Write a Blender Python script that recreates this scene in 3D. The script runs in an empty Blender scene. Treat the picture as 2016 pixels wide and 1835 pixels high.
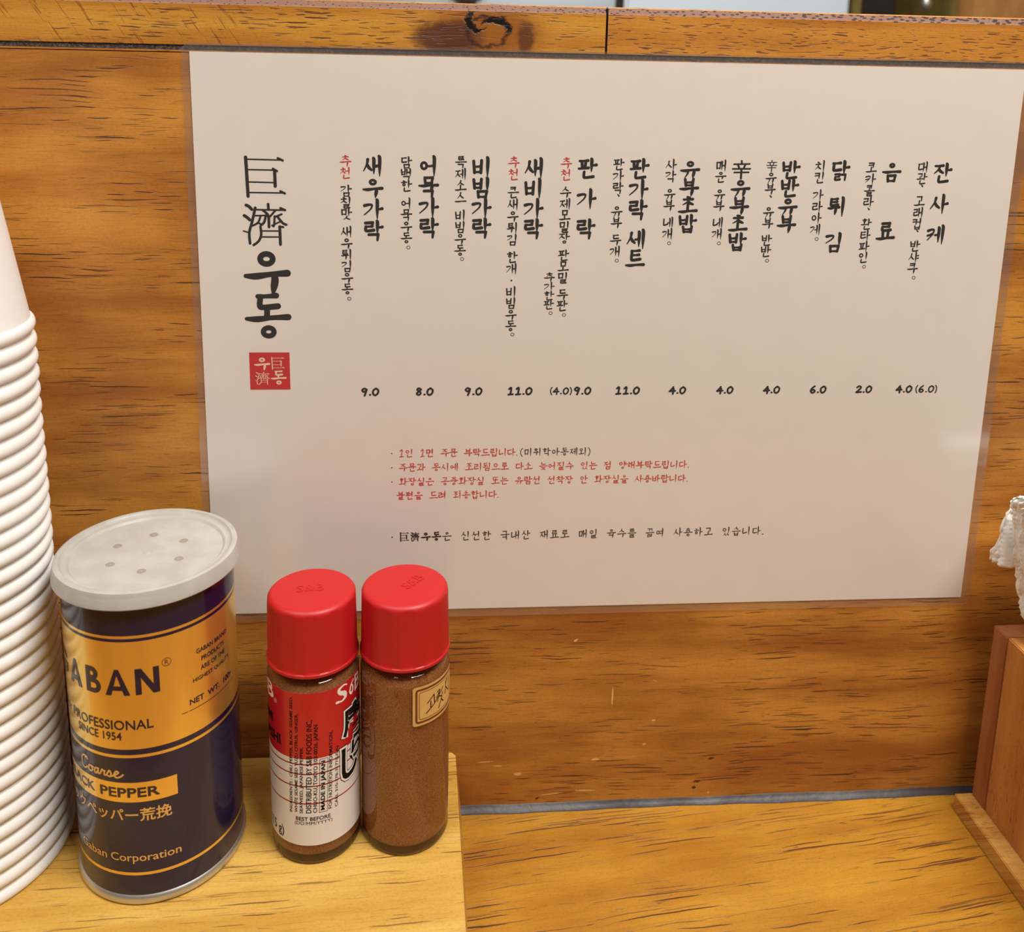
import bpy, bmesh, math, random
from math import sin, cos, pi, radians
from mathutils import Matrix, Vector

sc = bpy.context.scene
random.seed(7)
MM = 0.001                      # everything below is laid out in millimetres

# ------------------------------------------------------------------ camera
cam_d = bpy.data.cameras.new('camera')
cam = bpy.data.objects.new('camera', cam_d)
sc.collection.objects.link(cam)
cam.matrix_world = Matrix(((0.9971, -0.0053, -0.0753, 0.0852219),
                           (-0.0729, 0.1914, -0.9788, -0.3250208),
                           (0.0196, 0.9815, 0.1904, 0.2921888),
                           (0, 0, 0, 1)))
cam_d.sensor_fit = 'HORIZONTAL'
cam_d.sensor_width = 36.0
cam_d.lens = 1800.8 / 2016 * 36.0
cam_d.shift_x = (1008 - 1003.18) / 2016
cam_d.shift_y = (515.68 - 917.5) / 2016
cam_d.clip_start = 0.01
cam_d.dof.use_dof = True
cam_d.dof.focus_distance = 0.325
cam_d.dof.aperture_fstop = 17.0
sc.camera = cam

# ------------------------------------------------------------------ light and exposure
sc.view_settings.view_transform = 'Standard'
sc.view_settings.look = 'None'
sc.view_settings.exposure = 0.12
sc.view_settings.gamma = 1.0
sc.view_settings.use_curve_mapping = False
try:
    sc.cycles.use_denoising = True
    sc.cycles.caustics_refractive = True
    sc.cycles.transparent_max_bounces = 16
except Exception:
    pass
w = bpy.data.worlds.new('world'); sc.world = w
w.use_nodes = True
w.node_tree.nodes['Background'].inputs[0].default_value = (1, 0.9, 0.78, 1)
w.node_tree.nodes['Background'].inputs[1].default_value = 0.05


def area_lamp(name, loc, aim, size, watts, col):
    d = bpy.data.lights.new(name, 'AREA')
    d.shape = 'RECTANGLE'; d.size = size[0]; d.size_y = size[1]
    d.energy = watts; d.color = col
    o = bpy.data.objects.new(name, d); sc.collection.objects.link(o)
    o.location = loc
    o.rotation_euler = (Vector(aim) - Vector(loc)).to_track_quat('-Z', 'Y').to_euler()
    return o


WARM = (1.0, 0.955, 0.885)
key_light = area_lamp('dining_light', (0.44, -0.38, 1.04), (0.14, 0.0, 0.1), (0.46, 0.26), 12.0, WARM)
room_light = area_lamp('dining_light', (-0.34, -0.42, 1.22), (0.10, 0, 0.1), (0.5, 0.26), 6.0, WARM)
kitchen_light = area_lamp('kitchen_light', (0.5, 0.85, 1.5), (0.55, 1.4, 0.4), (0.9, 0.4), 14, (0.90, 0.96, 1.0))



# ------------------------------------------------------------------ helpers
def link(name, mesh, parent=None):
    o = bpy.data.objects.new(name, mesh)
    sc.collection.objects.link(o)
    if parent is not None:
        o.parent = parent
    return o


def thing(name, label, cat, loc=(0, 0, 0), group=None, rot=0):
    o = bpy.data.objects.new(name, None)
    sc.collection.objects.link(o)
    o.empty_display_size = 0.02
    o.location = Vector(loc) * MM
    o.rotation_euler = (0, 0, rot)
    return tag(o, label, cat, group)


def tag(o, label, cat, group=None):
    o['label'] = label; o['category'] = cat
    if group:
        o['group'] = group
    return o


def struct(o, label=None, cat=None):
    o['kind'] = 'structure'
    if label: o['label'] = label
    if cat: o['category'] = cat
    return o


def finish(bm, name, mats, parent=None, smooth=35, loc=None):
    bmesh.ops.scale(bm, vec=(MM, MM, MM), verts=bm.verts)
    me = bpy.data.meshes.new(name)
    bm.to_mesh(me); bm.free()
    for m in (mats if isinstance(mats, (list, tuple)) else [mats]):
        me.materials.append(m)
    if smooth:
        for p in me.polygons:
            p.use_smooth = True
        try:
            me.set_sharp_from_angle(angle=radians(smooth))
        except Exception:
            pass
    o = link(name, me, parent)
    if loc is not None:
        o.location = Vector(loc) * MM
    return o


def lathe(bm, prof, seg=96, mats=None, cx=0, cy=0, close=False):
    """prof: list of (r, z) from bottom to top; r == 0 collapses to the axis"""
    rings = []
    for r, z in prof:
        if r <= 1e-6:
            rings.append([bm.verts.new((cx, cy, z))])
        else:
            rings.append([bm.verts.new((cx + r * sin(2 * pi * i / seg), cy - r * cos(2 * pi * i / seg), z)) for i in range(seg)])
    pairs = list(zip(rings[:-1], rings[1:]))
    if close:
        pairs.append((rings[-1], rings[0]))
    for k, (a, b) in enumerate(pairs):
        mi = mats[k] if mats else 0
        for i in range(seg):
            j = (i + 1) % seg
            if len(a) == 1 and len(b) == 1:
                continue
            if len(a) == 1:
                f = bm.faces.new((a[0], b[j], b[i]))
            elif len(b) == 1:
                f = bm.faces.new((a[i], a[j], b[0]))
            else:
                f = bm.faces.new((a[i], a[j], b[j], b[i]))
            f.material_index = mi
    return rings


def arc(cx, cz, r, a0, a1, n=6):
    return [(cx + r * cos(radians(a0 + (a1 - a0) * i / n)), cz + r * sin(radians(a0 + (a1 - a0) * i / n))) for i in range(n + 1)]


def box(bm, x0, x1, y0, y1, z0, z1, bevel=0, mi=0, seg=2):
    vs = [bm.verts.new((x, y, z)) for z in (z0, z1) for y in (y0, y1) for x in (x0, x1)]
    fs = [bm.faces.new([vs[i] for i in q]) for q in ((0, 2, 3, 1), (4, 5, 7, 6), (0, 1, 5, 4), (2, 6, 7, 3), (0, 4, 6, 2), (1, 3, 7, 5))]
    for f in fs:
        f.material_index = mi
    if bevel:
        es = list({e for f in fs for e in f.edges})
        bmesh.ops.bevel(bm, geom=es, offset=bevel, segments=seg, affect='EDGES', clamp_overlap=True)


def prism(bm, pts, z0, z1):
    """polygon in xy extruded in z"""
    a = [bm.verts.new((x, y, z0)) for x, y in pts]
    b = [bm.verts.new((x, y, z1)) for x, y in pts]
    n = len(pts)
    bm.faces.new(a[::-1]); bm.faces.new(b)
    for i in range(n):
        bm.faces.new((a[i], a[(i + 1) % n], b[(i + 1) % n], b[i]))
    bmesh.ops.recalc_face_normals(bm, faces=bm.faces)


def round_rect(x0, x1, z0, z1, r, n=6):
    pts = []
    for cx, cz, a in ((x1 - r, z1 - r, 0), (x0 + r, z1 - r, 90), (x0 + r, z0 + r, 180), (x1 - r, z0 + r, 270)):
        for i in range(n + 1):
            t = radians(a + 90 * i / n)
            pts.append((cx + r * cos(t), cz + r * sin(t)))
    return pts


def slab_xz(bm, pts, y0, y1):
    """polygon in xz given thickness in y (y0 = front)"""
    a = [bm.verts.new((x, y0, z)) for x, z in pts]
    b = [bm.verts.new((x, y1, z)) for x, z in pts]
    n = len(pts)
    bm.faces.new(a); bm.faces.new(b[::-1])
    for i in range(n):
        bm.faces.new((a[i], b[i], b[(i + 1) % n], a[(i + 1) % n]))
    bmesh.ops.recalc_face_normals(bm, faces=bm.faces)


# ------------------------------------------------------------------ materials
def lin(c):
    return tuple((x / 12.92 if x <= 0.04045 else ((x + 0.055) / 1.055) ** 2.4) for x in (v / 255 for v in c)) + (1.0,)


def new_mat(name):
    m = bpy.data.materials.new(name); m.use_nodes = True
    nt = m.node_tree
    return m, nt, nt.nodes['Principled BSDF']


def simple(name, rgb, rough=0.5, metal=0.0, spec=0.5, coat=0.0, noise=0.0, nscale=400, bump=0.0, trans=0.0, sub=0.0, ior=1.45):
    m, nt, b = new_mat(name)
    col = lin(rgb)
    b.inputs['Base Color'].default_value = col
    b.inputs['Roughness'].default_value = rough
    b.inputs['Metallic'].default_value = metal
    b.inputs['Specular IOR Level'].default_value = spec
    b.inputs['Coat Weight'].default_value = coat
    b.inputs['Coat Roughness'].default_value = 0.05
    b.inputs['Transmission Weight'].default_value = trans
    b.inputs['IOR'].default_value = ior
    if sub:
        b.inputs['Subsurface Weight'].default_value = sub
        b.inputs['Subsurface Radius'].default_value = (0.004, 0.002, 0.0015)
        b.inputs['Subsurface Scale'].default_value = 0.3
    tc = nt.nodes.new('ShaderNodeTexCoord')
    nz = nt.nodes.new('ShaderNodeTexNoise')
    nz.inputs['Scale'].default_value = nscale; nz.inputs['Detail'].default_value = 5
    nt.links.new(tc.outputs['Object'], nz.inputs['Vector'])
    if noise:
        mx = nt.nodes.new('ShaderNodeMix'); mx.data_type = 'RGBA'
        mx.inputs['A'].default_value = tuple(c * (1 - noise) for c in col[:3]) + (1,)
        mx.inputs['B'].default_value = tuple(min(1, c * (1 + noise)) for c in col[:3]) + (1,)
        mr = nt.nodes.new('ShaderNodeMapRange')
        mr.inputs['From Min'].default_value = 0.3; mr.inputs['From Max'].default_value = 0.7
        nt.links.new(nz.outputs['Fac'], mr.inputs['Value'])
        nt.links.new(mr.outputs['Result'], mx.inputs['Factor'])
        nt.links.new(mx.outputs['Result'], b.inputs['Base Color'])
    if bump:
        bp = nt.nodes.new('ShaderNodeBump')
        bp.inputs['Strength'].default_value = bump; bp.inputs['Distance'].default_value = 0.0003
        nt.links.new(nz.outputs['Fac'], bp.inputs['Height'])
        nt.links.new(bp.outputs['Normal'], b.inputs['Normal'])
    return m


class N:
    """tiny node-graph helper"""
    def __init__(s, nt): s.nt = nt
    def put(s, inp, v):
        if hasattr(v, 'is_output') or hasattr(v, 'links'):
            s.nt.links.new(v, inp)
        else:
            inp.default_value = v
    def math(s, op, a, b=0.0, c=0.0, clamp=False):
        n = s.nt.nodes.new('ShaderNodeMath'); n.operation = op; n.use_clamp = clamp
        for i, v in enumerate((a, b, c)): s.put(n.inputs[i], v)
        return n.outputs[0]
    def mapping(s, vec, scale=(1, 1, 1), loc=(0, 0, 0), rot=(0, 0, 0)):
        n = s.nt.nodes.new('ShaderNodeMapping')
        s.put(n.inputs['Vector'], vec)
        n.inputs['Scale'].default_value = scale; n.inputs['Location'].default_value = loc; n.inputs['Rotation'].default_value = rot
        return n.outputs[0]
    def noise(s, vec, scale=1, detail=3, rough=0.5, dist=0.0):
        n = s.nt.nodes.new('ShaderNodeTexNoise')
        s.put(n.inputs['Vector'], vec); n.inputs['Scale'].default_value = scale
        n.inputs['Detail'].default_value = detail; n.inputs['Roughness'].default_value = rough; n.inputs['Distortion'].default_value = dist
        return n
    def voronoi(s, vec, rnd=1.0, dim='2D'):
        n = s.nt.nodes.new('ShaderNodeTexVoronoi'); n.voronoi_dimensions = dim
        s.put(n.inputs['Vector'], vec); n.inputs['Scale'].default_value = 1; n.inputs['Randomness'].default_value = rnd
        return n
    def ramp(s, v, a, b, lo=0.0, hi=1.0, smooth=True):
        n = s.nt.nodes.new('ShaderNodeMapRange')
        if smooth: n.interpolation_type = 'SMOOTHSTEP'
        s.put(n.inputs['Value'], v)
        n.inputs['From Min'].default_value = a; n.inputs['From Max'].default_value = b
        n.inputs['To Min'].default_value = lo; n.inputs['To Max'].default_value = hi
        return n.outputs['Result']
    def mix(s, f, a, b, blend='MIX'):
        n = s.nt.nodes.new('ShaderNodeMix'); n.data_type = 'RGBA'; n.blend_type = blend
        s.put(n.inputs['Factor'], f); s.put(n.inputs['A'], a); s.put(n.inputs['B'], b)
        return n.outputs['Result']
    def vadd(s, a, b):
        n = s.nt.nodes.new('ShaderNodeVectorMath'); n.operation = 'ADD'
        s.put(n.inputs[0], a); s.put(n.inputs[1], b)
        return n.outputs[0]
    def vscale(s, a, k):
        n = s.nt.nodes.new('ShaderNodeVectorMath'); n.operation = 'SCALE'
        s.put(n.inputs[0], a); n.inputs['Scale'].default_value = k
        return n.outputs[0]
    def sep(s, v):
        n = s.nt.nodes.new('ShaderNodeSeparateXYZ'); s.put(n.inputs[0], v)
        return n.outputs
    def comb(s, x, y, z=0.0):
        n = s.nt.nodes.new('ShaderNodeCombineXYZ')
        for i, v in enumerate((x, y, z)): s.put(n.inputs[i], v)
        return n.outputs[0]


def wood(name, light, mid, dark, along='X', rot=0.0, dash=(30, 2.1), dash_amt=0.2, long_amt=0.6, band=9.0, rough=0.42, seed=0.0, coat=0.0, knot=None, saw=False, dens=0.6, fine=0.35, marks=None):
    """stained timber: broad tone bands, fibre, short dark pores; grain runs along the given axis (mm space)"""
    m, nt, b = new_mat(name)
    g = N(nt)
    tc = nt.nodes.new('ShaderNodeTexCoord').outputs['Object']
    P = g.mapping(tc, scale=(1000, 1000, 1000))                 # millimetres
    if rot:
        P = g.mapping(P, rot=(0, 0, radians(rot)))
    x, y, z = g.sep(P)
    if along == 'X':
        u, v, t = x, g.math('ADD', z, g.math('MULTIPLY', y, 1.0)), y
    elif along == 'Y':
        u, v, t = y, g.math('ADD', x, z), z
    else:
        u, v, t = z, g.math('ADD', x, y), y
    # slow wobble of the fibre direction
    wob = g.noise(g.comb(g.math('MULTIPLY', u, 1 / 55), g.math('MULTIPLY', v, 1 / 22), seed), detail=2).outputs['Fac']
    v = g.math('ADD', v, g.math('MULTIPLY', g.math('SUBTRACT', wob, 0.5), 5.0))
    tone = g.noise(g.comb(g.math('MULTIPLY', u, 1 / 130), g.math('MULTIPLY', v, 1 / band), seed + 3), detail=4, rough=0.55).outputs['Fac']
    cloud = g.noise(g.comb(g.math('MULTIPLY', u, 1 / 45), g.math('MULTIPLY', v, 1 / 30), seed + 9), detail=3).outputs['Fac']
    tone = g.math('ADD', g.math('MULTIPLY', tone, 0.65), g.math('MULTIPLY', cloud, 0.35))
    col = g.mix(g.ramp(tone, 0.36, 0.66), lin(mid), lin(light))
    fibre = g.noise(g.comb(g.math('MULTIPLY', u, 1 / 9), g.math('MULTIPLY', v, 1 / 0.45), seed + 5), detail=3, rough=0.65).outputs['Fac']
    col = g.mix(g.ramp(fibre, 0.52, 0.80, 0, fine), col, lin(dark))
    grit = g.noise(g.comb(g.math('MULTIPLY', u, 1 / 0.9), g.math('MULTIPLY', v, 1 / 0.6), seed + 6), detail=2).outputs['Fac']
    col = g.mix(g.ramp(grit, 0.45, 0.75, 0, 0.16), col, lin(dark))
    # fine dark pore streaks: long and short families, each cell lit or not
    amt = g.ramp(g.noise(g.comb(g.math('MULTIPLY', u, 1 / 70), g.math('MULTIPLY', v, 1 / 16), seed + 1), detail=2).outputs['Fac'], 0.34, 0.60)
    wv = g.math('MULTIPLY', g.math('SUBTRACT', g.noise(g.comb(g.math('MULTIPLY', u, 1 / 9), g.math('MULTIPLY', v, 1 / 5), seed + 2), detail=2).outputs['Fac'], 0.5), 0.9)
    vv = g.math('ADD', v, wv)
    grain = g.math('MULTIPLY', g.math('SUBTRACT', g.noise(g.comb(g.math('MULTIPLY', u, 1 / 1.6), g.math('MULTIPLY', v, 1 / 0.4), seed + 8), detail=2).outputs['Fac'], 0.5), 0.05)
    def streaks(L, H, th, on, k):
        sh = g.noise(g.comb(k + seed, g.math('MULTIPLY', v, 1 / (H * 1.6)), k), detail=1).outputs['Fac']
        us = g.math('ADD', u, g.math('MULTIPLY', sh, L * 1.6))
        vo = g.voronoi(g.comb(g.math('MULTIPLY_ADD', us, 1 / L, seed * 7.3 + k), g.math('MULTIPLY_ADD', vv, 1 / H, k), 0.0))
        d = g.math('SUBTRACT', g.math('ADD', vo.outputs['Distance'], grain), g.math('MULTIPLY', amt, th))
        act = g.ramp(g.sep(vo.outputs['Color'])[0], on, on + 0.06, 0, 1)
        dep = g.ramp(g.sep(vo.outputs['Color'])[1], 0, 1, 0.55, 1.0)
        return g.math('MULTIPLY', g.math('MULTIPLY', g.ramp(d, -0.02, 0.03, 1, 0), act), dep)
    pore = streaks(dash[0], dash[1], dash_amt, 1 - dens, 0)
    pore2 = streaks(dash[0] * 0.4, dash[1] * 0.8, dash_amt, 1 - dens * 0.8, 20)
    # long thin grain lines
    ln = g.noise(g.comb(g.math('MULTIPLY', u, 1 / 70), g.math('MULTIPLY', v, 1 / 2.6), seed + 7), detail=2, rough=0.5).outputs['Fac']
    line = g.ramp(g.math('ABSOLUTE', g.math('SUBTRACT', ln, 0.56)), 0.0, 0.010, long_amt * 0.7, 0)
    pore_all = g.math('MAXIMUM', pore, pore2)
    allm = g.math('MULTIPLY', g.math('MAXIMUM', pore_all, g.math('MULTIPLY', line, amt)), 0.94)
    col = g.mix(allm, col, lin(dark))
    height = g.math('SUBTRACT', g.math('MULTIPLY', fibre, 0.4), allm)
    if saw:      # slanted saw marks on the rail's left end
        xs = g.math('ADD', x, g.math('MULTIPLY', z, 0.62))
        wv = g.noise(g.comb(g.math('MULTIPLY', xs, 1 / 1.5), g.math('MULTIPLY', z, 1 / 14), seed + 30), detail=3, rough=0.6).outputs['Fac']
        zone = g.math('MULTIPLY', g.ramp(x, 10, 30, 1, 0), g.ramp(x, -64, -48, 0.75, 1))
        sm = g.math('MULTIPLY', g.ramp(wv, 0.58, 0.66), g.math('MULTIPLY', zone, 0.6))
        col = g.mix(sm, col, lin((112, 52, 16)))
        height = g.math('SUBTRACT', height, g.math('MULTIPLY', sm, 0.6))
    if knot:     # dark knot with a cracked crescent
        kx, kz = knot
        warp = g.noise(g.comb(g.math('MULTIPLY', x, 1 / 4), g.math('MULTIPLY', z, 1 / 3), 4.0), detail=4, rough=0.65).outputs['Color']
        pw = g.vadd(g.comb(x, z, 0.0), g.vscale(g.vadd(warp, (-0.5, -0.5, -0.5)), 5.0))
        px, pz, _ = g.sep(pw)
        def ell(cx, cz, rx, rz, soft):
            ex = g.math('DIVIDE', g.math('SUBTRACT', px, cx), rx)
            ez = g.math('DIVIDE', g.math('SUBTRACT', pz, cz), rz)
            dd = g.math('SQRT', g.math('ADD', g.math('MULTIPLY', ex, ex), g.math('MULTIPLY', ez, ez)))
            return g.ramp(dd, 1 - soft, 1 + soft, 1, 0)
        col = g.mix(g.math('MULTIPLY', ell(kx + 2, kz - 1, 20, 9, 0.4), 0.75), col, lin((128, 66, 26)))
        col = g.mix(g.math('MULTIPLY', ell(kx - 11, kz - 3.4, 11.5, 5.4, 0.3), 0.88), col, lin((78, 44, 34)))
        col = g.mix(g.math('MULTIPLY', ell(kx + 16.5, kz - 3, 3, 5.4, 0.45), 0.8), col, lin((80, 46, 30)))
        ring = g.math('MULTIPLY', ell(kx + 3, kz - 1, 7.8, 5.4, 0.1), g.math('SUBTRACT', 1.0, ell(kx + 3, kz - 1.2, 6.2, 4.3, 0.12)))
        col = g.mix(g.math('MULTIPLY', ring, 0.9), col, lin((62, 34, 26)))
        c1 = g.math('MULTIPLY', ell(kx + 6, kz + 0.8, 5.2, 3.0, 0.12), g.math('SUBTRACT', 1.0, ell(kx + 4.8, kz - 0.6, 4.6, 2.6, 0.12)))
        c2 = g.math('MULTIPLY', ell(kx - 1, kz + 2.2, 3.8, 3.6, 0.12), g.math('SUBTRACT', 1.0, ell(kx + 0.6, kz + 3.0, 3.2, 3.0, 0.12)))
        hole = g.math('MAXIMUM', c1, c2)
        col = g.mix(hole, col, lin((18, 12, 12)))
        height = g.math('SUBTRACT', height, g.math('MULTIPLY', hole, 1.2))
    if marks:    # pale chips and black flecks knocked into the stain: (x, z, half length, half height, slope, pale)
        wob2 = g.noise(g.comb(x, z, 0.0), scale=0.9, detail=3).outputs['Fac']
        for mx, mz, ra, rb, sl, pale in marks:
            ex = g.math('MULTIPLY', g.math('SUBTRACT', x, mx), 1 / ra)
            ez = g.math('MULTIPLY', g.math('SUBTRACT', g.math('SUBTRACT', z, mz), g.math('MULTIPLY', g.math('SUBTRACT', x, mx), sl)), 1 / rb)
            dd = g.math('ADD', g.math('SQRT', g.math('ADD', g.math('MULTIPLY', ex, ex), g.math('MULTIPLY', ez, ez))), g.math('MULTIPLY', g.math('SUBTRACT', wob2, 0.5), 1.3))
            col = g.mix(g.ramp(dd, 0.75, 1.1, 0.9, 0), col, lin((228, 184, 122) if pale else (30, 18, 12)))
    nt.links.new(col, b.inputs['Base Color'])
    rgh = g.ramp(allm, 0, 1, rough, min(1, rough + 0.3))
    nt.links.new(rgh, b.inputs['Roughness'])
    b.inputs['Coat Weight'].default_value = coat
    b.inputs['Coat Roughness'].default_value = 0.18
    b.inputs['Specular IOR Level'].default_value = 0.4
    bp = nt.nodes.new('ShaderNodeBump')
    bp.inputs['Strength'].default_value = 0.5; bp.inputs['Distance'].default_value = 0.00025
    nt.links.new(height, bp.inputs['Height'])
    nt.links.new(bp.outputs['Normal'], b.inputs['Normal'])
    return m


M = {}
MARKS = [(139.7, 75.9, 0.9, 0.5, 0.5, 1), (172.9, 38.9, 0.9, 0.4, 0, 1), (169.4, 28, 0.8, 0.35, 0.1, 1), (149.5, 21.7, 1.9, 0.5, 0.05, 1), (117.7, 16.1, 1.7, 0.6, 0, 1), (145.4, 7.3, 4.2, 0.3, -0.03, 1),
         (131.5, 6.2, 5.0, 0.25, 0.1, 1), (197.7, 4.0, 0.4, 0.5, 0, 1), (104.3, 22.3, 3.4, 0.25, 0.06, 1), (109.5, 20.2, 2.0, 0.3, -0.1, 1), (172.7, 56.8, 1.4, 0.13, -0.55, 1), (155.4, 50.5, 0.35, 4.5, 0, 1),
         (192.6, 9.6, 1.5, 0.6, 0, 0), (191.5, 6.7, 0.9, 0.7, 0, 0), (125.9, 4.3, 0.7, 0.5, 0.4, 0), (197.9, 20.2, 1.4, 0.5, 0.1, 0)]
M['panel'] = wood('panel_wood', (204, 142, 60), (154, 92, 36), (58, 24, 6), dash=(62, 1.6), dash_amt=0.155, long_amt=0.7, band=16, rough=0.42, seed=1.3, marks=MARKS, dens=0.68)
M['rail'] = wood('rail_wood', (204, 148, 56), (172, 110, 38), (82, 38, 12), dash=(24, 1.5), dash_amt=0.16, long_amt=0.5, band=7, rough=0.4, seed=4.1, knot=(98, 311), saw=True, dens=0.75)
M['rail_b'] = wood('rail_wood_short', (196, 134, 52), (162, 98, 36), (88, 40, 14), dash=(16, 1.3), dash_amt=0.17, long_amt=0.2, band=6, rough=0.4, seed=8.4, dens=0.8)
M['counter'] = wood('counter_wood', (190, 138, 44), (162, 106, 30), (72, 34, 8), rot=-6.5, dash=(140, 2.0), dash_amt=0.165, long_amt=0.9, band=14, rough=0.36, seed=2.2, coat=0.1, dens=0.7)
M['riser'] = wood('riser_wood', (216, 174, 88), (194, 146, 58), (104, 58, 16), rot=-3, dash=(90, 2.0), dash_amt=0.15, long_amt=0.8, band=11, rough=0.42, seed=6.6, coat=0.05, dens=0.6)
M['holder'] = wood('holder_wood', (200, 140, 74), (172, 110, 52), (110, 62, 24), along='Z', dash=(20, 1.2), dash_amt=0.1, long_amt=0.2, band=8, rough=0.5, seed=3.7, fine=0.5)
M['holder_back'] = wood('holder_back_wood', (176, 116, 72), (152, 92, 54), (96, 52, 24), along='Z', dash=(20, 1.2), dash_amt=0.08, long_amt=0.15, band=8, rough=0.5, seed=5.7, fine=0.5)
M['holder_base'] = wood('holder_base_wood', (216, 168, 88), (190, 134, 60), (120, 70, 28), along='X', dash=(12, 0.9), dash_amt=0.16, long_amt=0.3, band=4, rough=0.5, seed=9.7, fine=0.6)
M['edge'] = None
M['paper'] = simple('paper', (232, 225, 217), rough=0.55, spec=0.3, noise=0.012, nscale=90)
M['ink'] = simple('black_ink', (16, 14, 16), rough=0.6, spec=0.2)
M['ink_red'] = simple('red_ink', (196, 42, 34), rough=0.6, spec=0.2)
M['seal_red'] = simple('seal_red_ink', (198, 34, 40), rough=0.6, spec=0.2, noise=0.06, nscale=200)
M['ink_cream'] = simple('cream_ink', (238, 208, 176), rough=0.6, spec=0.2)
M['cup'] = simple('cup_paper', (240, 238, 236), rough=0.5, spec=0.35, noise=0.015, nscale=260, bump=0.06)
M['cap'] = simple('red_plastic', (188, 24, 28), rough=0.46, spec=0.6, sub=0.12, bump=0.03, nscale=900)
M['label_red'] = simple('label_red', (190, 24, 34), rough=0.35, spec=0.5, coat=0.3)
M['label_white'] = simple('label_white', (226, 222, 222), rough=0.35, spec=0.5, coat=0.3)
M['label_line'] = simple('label_line_red', (150, 22, 34), rough=0.4)
M['white_ink'] = simple('white_ink', (240, 232, 224), rough=0.4)
M['blue'] = simple('navy_lacquer', (26, 20, 56), rough=0.2, metal=0.0, spec=0.5, coat=0.25)
M['gold'] = simple('gold_lacquer', (242, 202, 104), rough=0.26, metal=0.8, spec=0.5, coat=0.15)
M['gold_ink'] = simple('gold_ink', (228, 190, 120), rough=0.3, metal=0.5)
M['navy_ink'] = simple('navy_ink', (28, 20, 52), rough=0.25, coat=0.4)
M['brown_ink'] = simple('brown_ink', (112, 52, 34), rough=0.5)
M['steel'] = simple('tin_steel', (204, 202, 198), rough=0.36, metal=0.85)
M['kraft'] = simple('kraft_paper', (214, 170, 98), rough=0.6, noise=0.06, nscale=900)
M['silicone'] = simple('silicone', (66, 60, 64), rough=0.42, spec=0.5, noise=0.15, nscale=300, bump=0.5)
M['napkin'] = None


def mat_felt():
    m, nt, b = new_mat('felt_strip'); g = N(nt)
    tc = nt.nodes.new('ShaderNodeTexCoord').outputs['Object']
    n = g.noise(tc, scale=1500, detail=5, rough=0.7).outputs['Fac']
    nt.links.new(g.mix(g.ramp(n, 0.4, 0.75), lin((34, 26, 28)), lin((112, 96, 88))), b.inputs['Base Color'])
    b.inputs['Roughness'].default_value = 0.8
    return m


def mat_cut_edge():
    """rough-sawn end of the rail: pinkish brown with black pits"""
    m, nt, b = new_mat('sawn_edge'); g = N(nt)
    tc = nt.nodes.new('ShaderNodeTexCoord').outputs['Object']
    P = g.mapping(tc, scale=(1000, 1000, 1000))
    x, y, z = g.sep(P)
    n = g.noise(P, scale=1.4, detail=4, rough=0.7).outputs['Fac']
    col = g.mix(n, lin((116, 80, 62)), lin((156, 116, 98)))
    den = g.ramp(x, 40, 300, 0.08, 0.30)
    vo = g.voronoi(g.comb(g.math('MULTIPLY', x, 1 / 2.6), g.math('MULTIPLY', z, 1 / 1.0), 0.0))
    j = g.math('MULTIPLY', g.math('SUBTRACT', g.noise(P, scale=2.6, detail=3).outputs['Fac'], 0.5), 0.5)
    pit = g.ramp(g.math('SUBTRACT', g.math('ADD', vo.outputs['Distance'], j), den), 0.0, 0.08, 1, 0)
    nt.links.new(g.mix(pit, col, lin((52, 30, 30))), b.inputs['Base Color'])
    b.inputs['Roughness'].default_value = 0.7
    return m


def mat_film():
    m, nt, b = new_mat('clear_film'); g = N(nt)
    nt.nodes.remove(b)
    out = nt.nodes['Material Output']
    tr = nt.nodes.new('ShaderNodeBsdfTransparent'); tr.inputs[0].default_value = (0.995, 0.995, 0.995, 1)
    df = nt.nodes.new('ShaderNodeBsdfDiffuse'); df.inputs[0].default_value = (0.9, 0.9, 0.9, 1)
    gl = nt.nodes.new('ShaderNodeBsdfGlossy'); gl.inputs['Roughness'].default_value = 0.16
    lw = nt.nodes.new('ShaderNodeLayerWeight')
    gf = g.math('ADD', g.math('MULTIPLY', g.math('POWER', lw.outputs['Facing'], 5.0), 0.3), 0.085)
    a = nt.nodes.new('ShaderNodeMixShader'); a.inputs[0].default_value = 0.03
    nt.links.new(tr.outputs[0], a.inputs[1]); nt.links.new(df.outputs[0], a.inputs[2])
    c = nt.nodes.new('ShaderNodeMixShader')
    nt.links.new(gf, c.inputs[0]); nt.links.new(a.outputs[0], c.inputs[1]); nt.links.new(gl.outputs[0], c.inputs[2])
    nt.links.new(c.outputs[0], out.inputs['Surface'])
    return m


def mat_glass():
    m, nt, b = new_mat('bottle_glass')
    b.inputs['Base Color'].default_value = (0.95, 0.96, 0.93, 1)
    b.inputs['Transmission Weight'].default_value = 1.0
    b.inputs['Roughness'].default_value = 0.02
    b.inputs['IOR'].default_value = 1.5
    return m


def mat_powder(name, a, c, k):
    m, nt, b = new_mat(name); g = N(nt)
    tc = nt.nodes.new('ShaderNodeTexCoord').outputs['Object']
    P = g.mapping(tc, scale=(1000, 1000, 1000))
    n1 = g.noise(P, scale=2.6, detail=4, rough=0.75).outputs['Fac']
    n2 = g.noise(P, scale=0.12, detail=2).outputs['Fac']
    col = g.mix(g.ramp(n1, 0.36, 0.66), lin(a), lin(c))
    col = g.mix(g.ramp(n2, 0.4, 0.7, 0, 0.35), col, lin(k))
    nt.links.new(col, b.inputs['Base Color'])
    b.inputs['Roughness'].default_value = 0.9
    bp = nt.nodes.new('ShaderNodeBump'); bp.inputs['Strength'].default_value = 0.5; bp.inputs['Distance'].default_value = 0.0003
    nt.links.new(n1, bp.inputs['Height']); nt.links.new(bp.outputs['Normal'], b.inputs['Normal'])
    return m


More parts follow.
